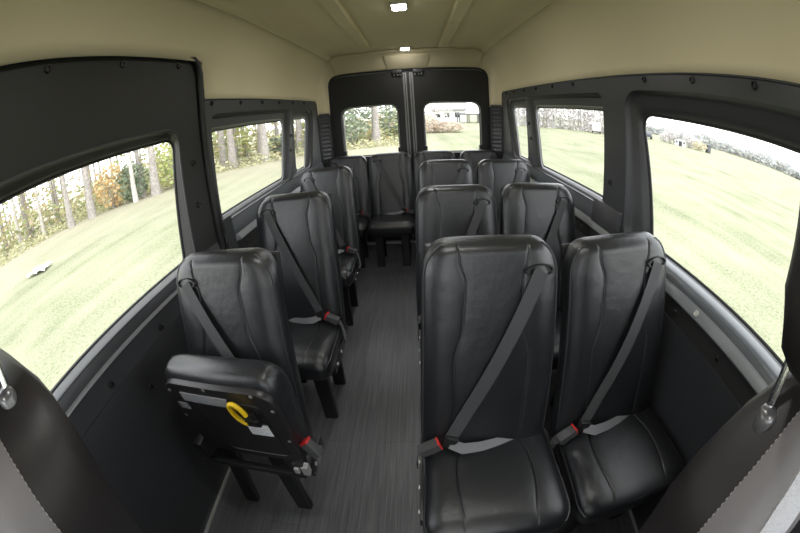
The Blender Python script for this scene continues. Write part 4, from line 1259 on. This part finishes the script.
for px in (-2.4, -.6, 1.2, 2.4):
    for py in (-1.8, 1.8):
        bm = bmesh.new(); box(bm, px-.09, px+.09, py-.09, py+.09, 0, 1.6); build('post', bm, 'dark_roof', cr_, smooth=False)
tag(cr_, 'open carport with a dark flat roof beside the white house', 'carport')
bh = bush_mesh('bush', 2.2, 4.6, 900, 'twig_grey', .11); bush(bh, *polar(3.1, 38)[:2], (1.0, 1.0, 1.05), 'tall grey leafless bush in the rear door window beside the house')
bo = bush_mesh('bush', 1.5, 1.5, 650, 'twig_brown', .1); bush(bo, *polar(3.0, 35.3)[:2], (1.0, 1.0, 1.0), 'rust brown low bush at the foot of the tall grey bush')
o = copy_tree(bo); bush(o, *polar(5.6, 35.5)[:2], (1.2, 1.2, .75), 'rust brown low bush spreading out in front of the white house', rz=1.5)

# ------------------------------------------------------------------ sky
w = bpy.data.worlds.new('sky'); sc.world = w; w.use_nodes = True; nt = w.node_tree
bg = nt.nodes['Background']
tc = nt.nodes.new('ShaderNodeTexCoord'); n = nt.nodes.new('ShaderNodeTexNoise'); n.inputs['Scale'].default_value = 2.5; n.inputs['Detail'].default_value = 4
mp = nt.nodes.new('ShaderNodeMapping'); mp.inputs['Scale'].default_value = (1, 1, 3)
nt.links.new(tc.outputs['Generated'], mp.inputs['Vector']); nt.links.new(mp.outputs['Vector'], n.inputs['Vector'])
cr = nt.nodes.new('ShaderNodeValToRGB')
cr.color_ramp.elements[0].position = .3; cr.color_ramp.elements[0].color = (.86, .90, .96, 1)
cr.color_ramp.elements[1].position = .7; cr.color_ramp.elements[1].color = (1, 1, 1, 1)
nt.links.new(n.outputs['Fac'], cr.inputs['Fac']); nt.links.new(cr.outputs['Color'], bg.inputs['Color'])
bg.inputs['Strength'].default_value = 4.5

# ------------------------------------------------------------------ camera: 16 mm class fisheye between the front seats
cam = bpy.data.cameras.new('camera'); co = bpy.data.objects.new('camera', cam); C.objects.link(co)
cam.type = 'PANO'
cam.sensor_fit = 'HORIZONTAL'; cam.sensor_width = 36; cam.sensor_height = 36*533/800
cam.clip_start = .01; cam.clip_end = 1500
try:
    cc = cam.cycles; cc.panorama_type = 'FISHEYE_EQUISOLID'; cc.fisheye_lens = 15.75; cc.fisheye_fov = math.radians(200)
except AttributeError:
    cam.panorama_type = 'FISHEYE_EQUISOLID'; cam.fisheye_lens = 15.75; cam.fisheye_fov = math.radians(200)
pitch, yaw, roll, DEL = .434522918, -.086308436, .11615898, math.radians(2.4)
def camaxes():
    cp, sp, cy, sy, cr_, sr = math.cos(pitch), math.sin(pitch), math.cos(yaw), math.sin(yaw), math.cos(roll), math.sin(roll)
    Rx = Matrix(((1, 0, 0), (0, cp, -sp), (0, sp, cp))); Ry = Matrix(((cy, 0, sy), (0, 1, 0), (-sy, 0, cy))); Rz = Matrix(((cr_, -sr, 0), (sr, cr_, 0), (0, 0, 1)))
    M = Rz @ Rx @ Ry
    out = []
    for v in (Vector((1, 0, 0)), Vector((0, 1, 0)), Vector((0, 0, 1))):
        q = M.transposed() @ v; q = Vector((q.x, -q.z, q.y))
        out.append(Vector((q.x*math.cos(DEL)-q.z*math.sin(DEL), q.y, q.x*math.sin(DEL)+q.z*math.cos(DEL))))
    return out
X, Y, Z = camaxes()
co.matrix_world = Matrix(((X.x, Y.x, Z.x, .03), (X.y, Y.y, Z.y, 0), (X.z, Y.z, Z.z, 1.32), (0, 0, 0, 1)))
sc.camera = co
sc.view_settings.view_transform = 'Standard'; sc.view_settings.look = 'None'
sc.view_settings.exposure = 0; sc.view_settings.gamma = 1; sc.view_settings.use_curve_mapping = False
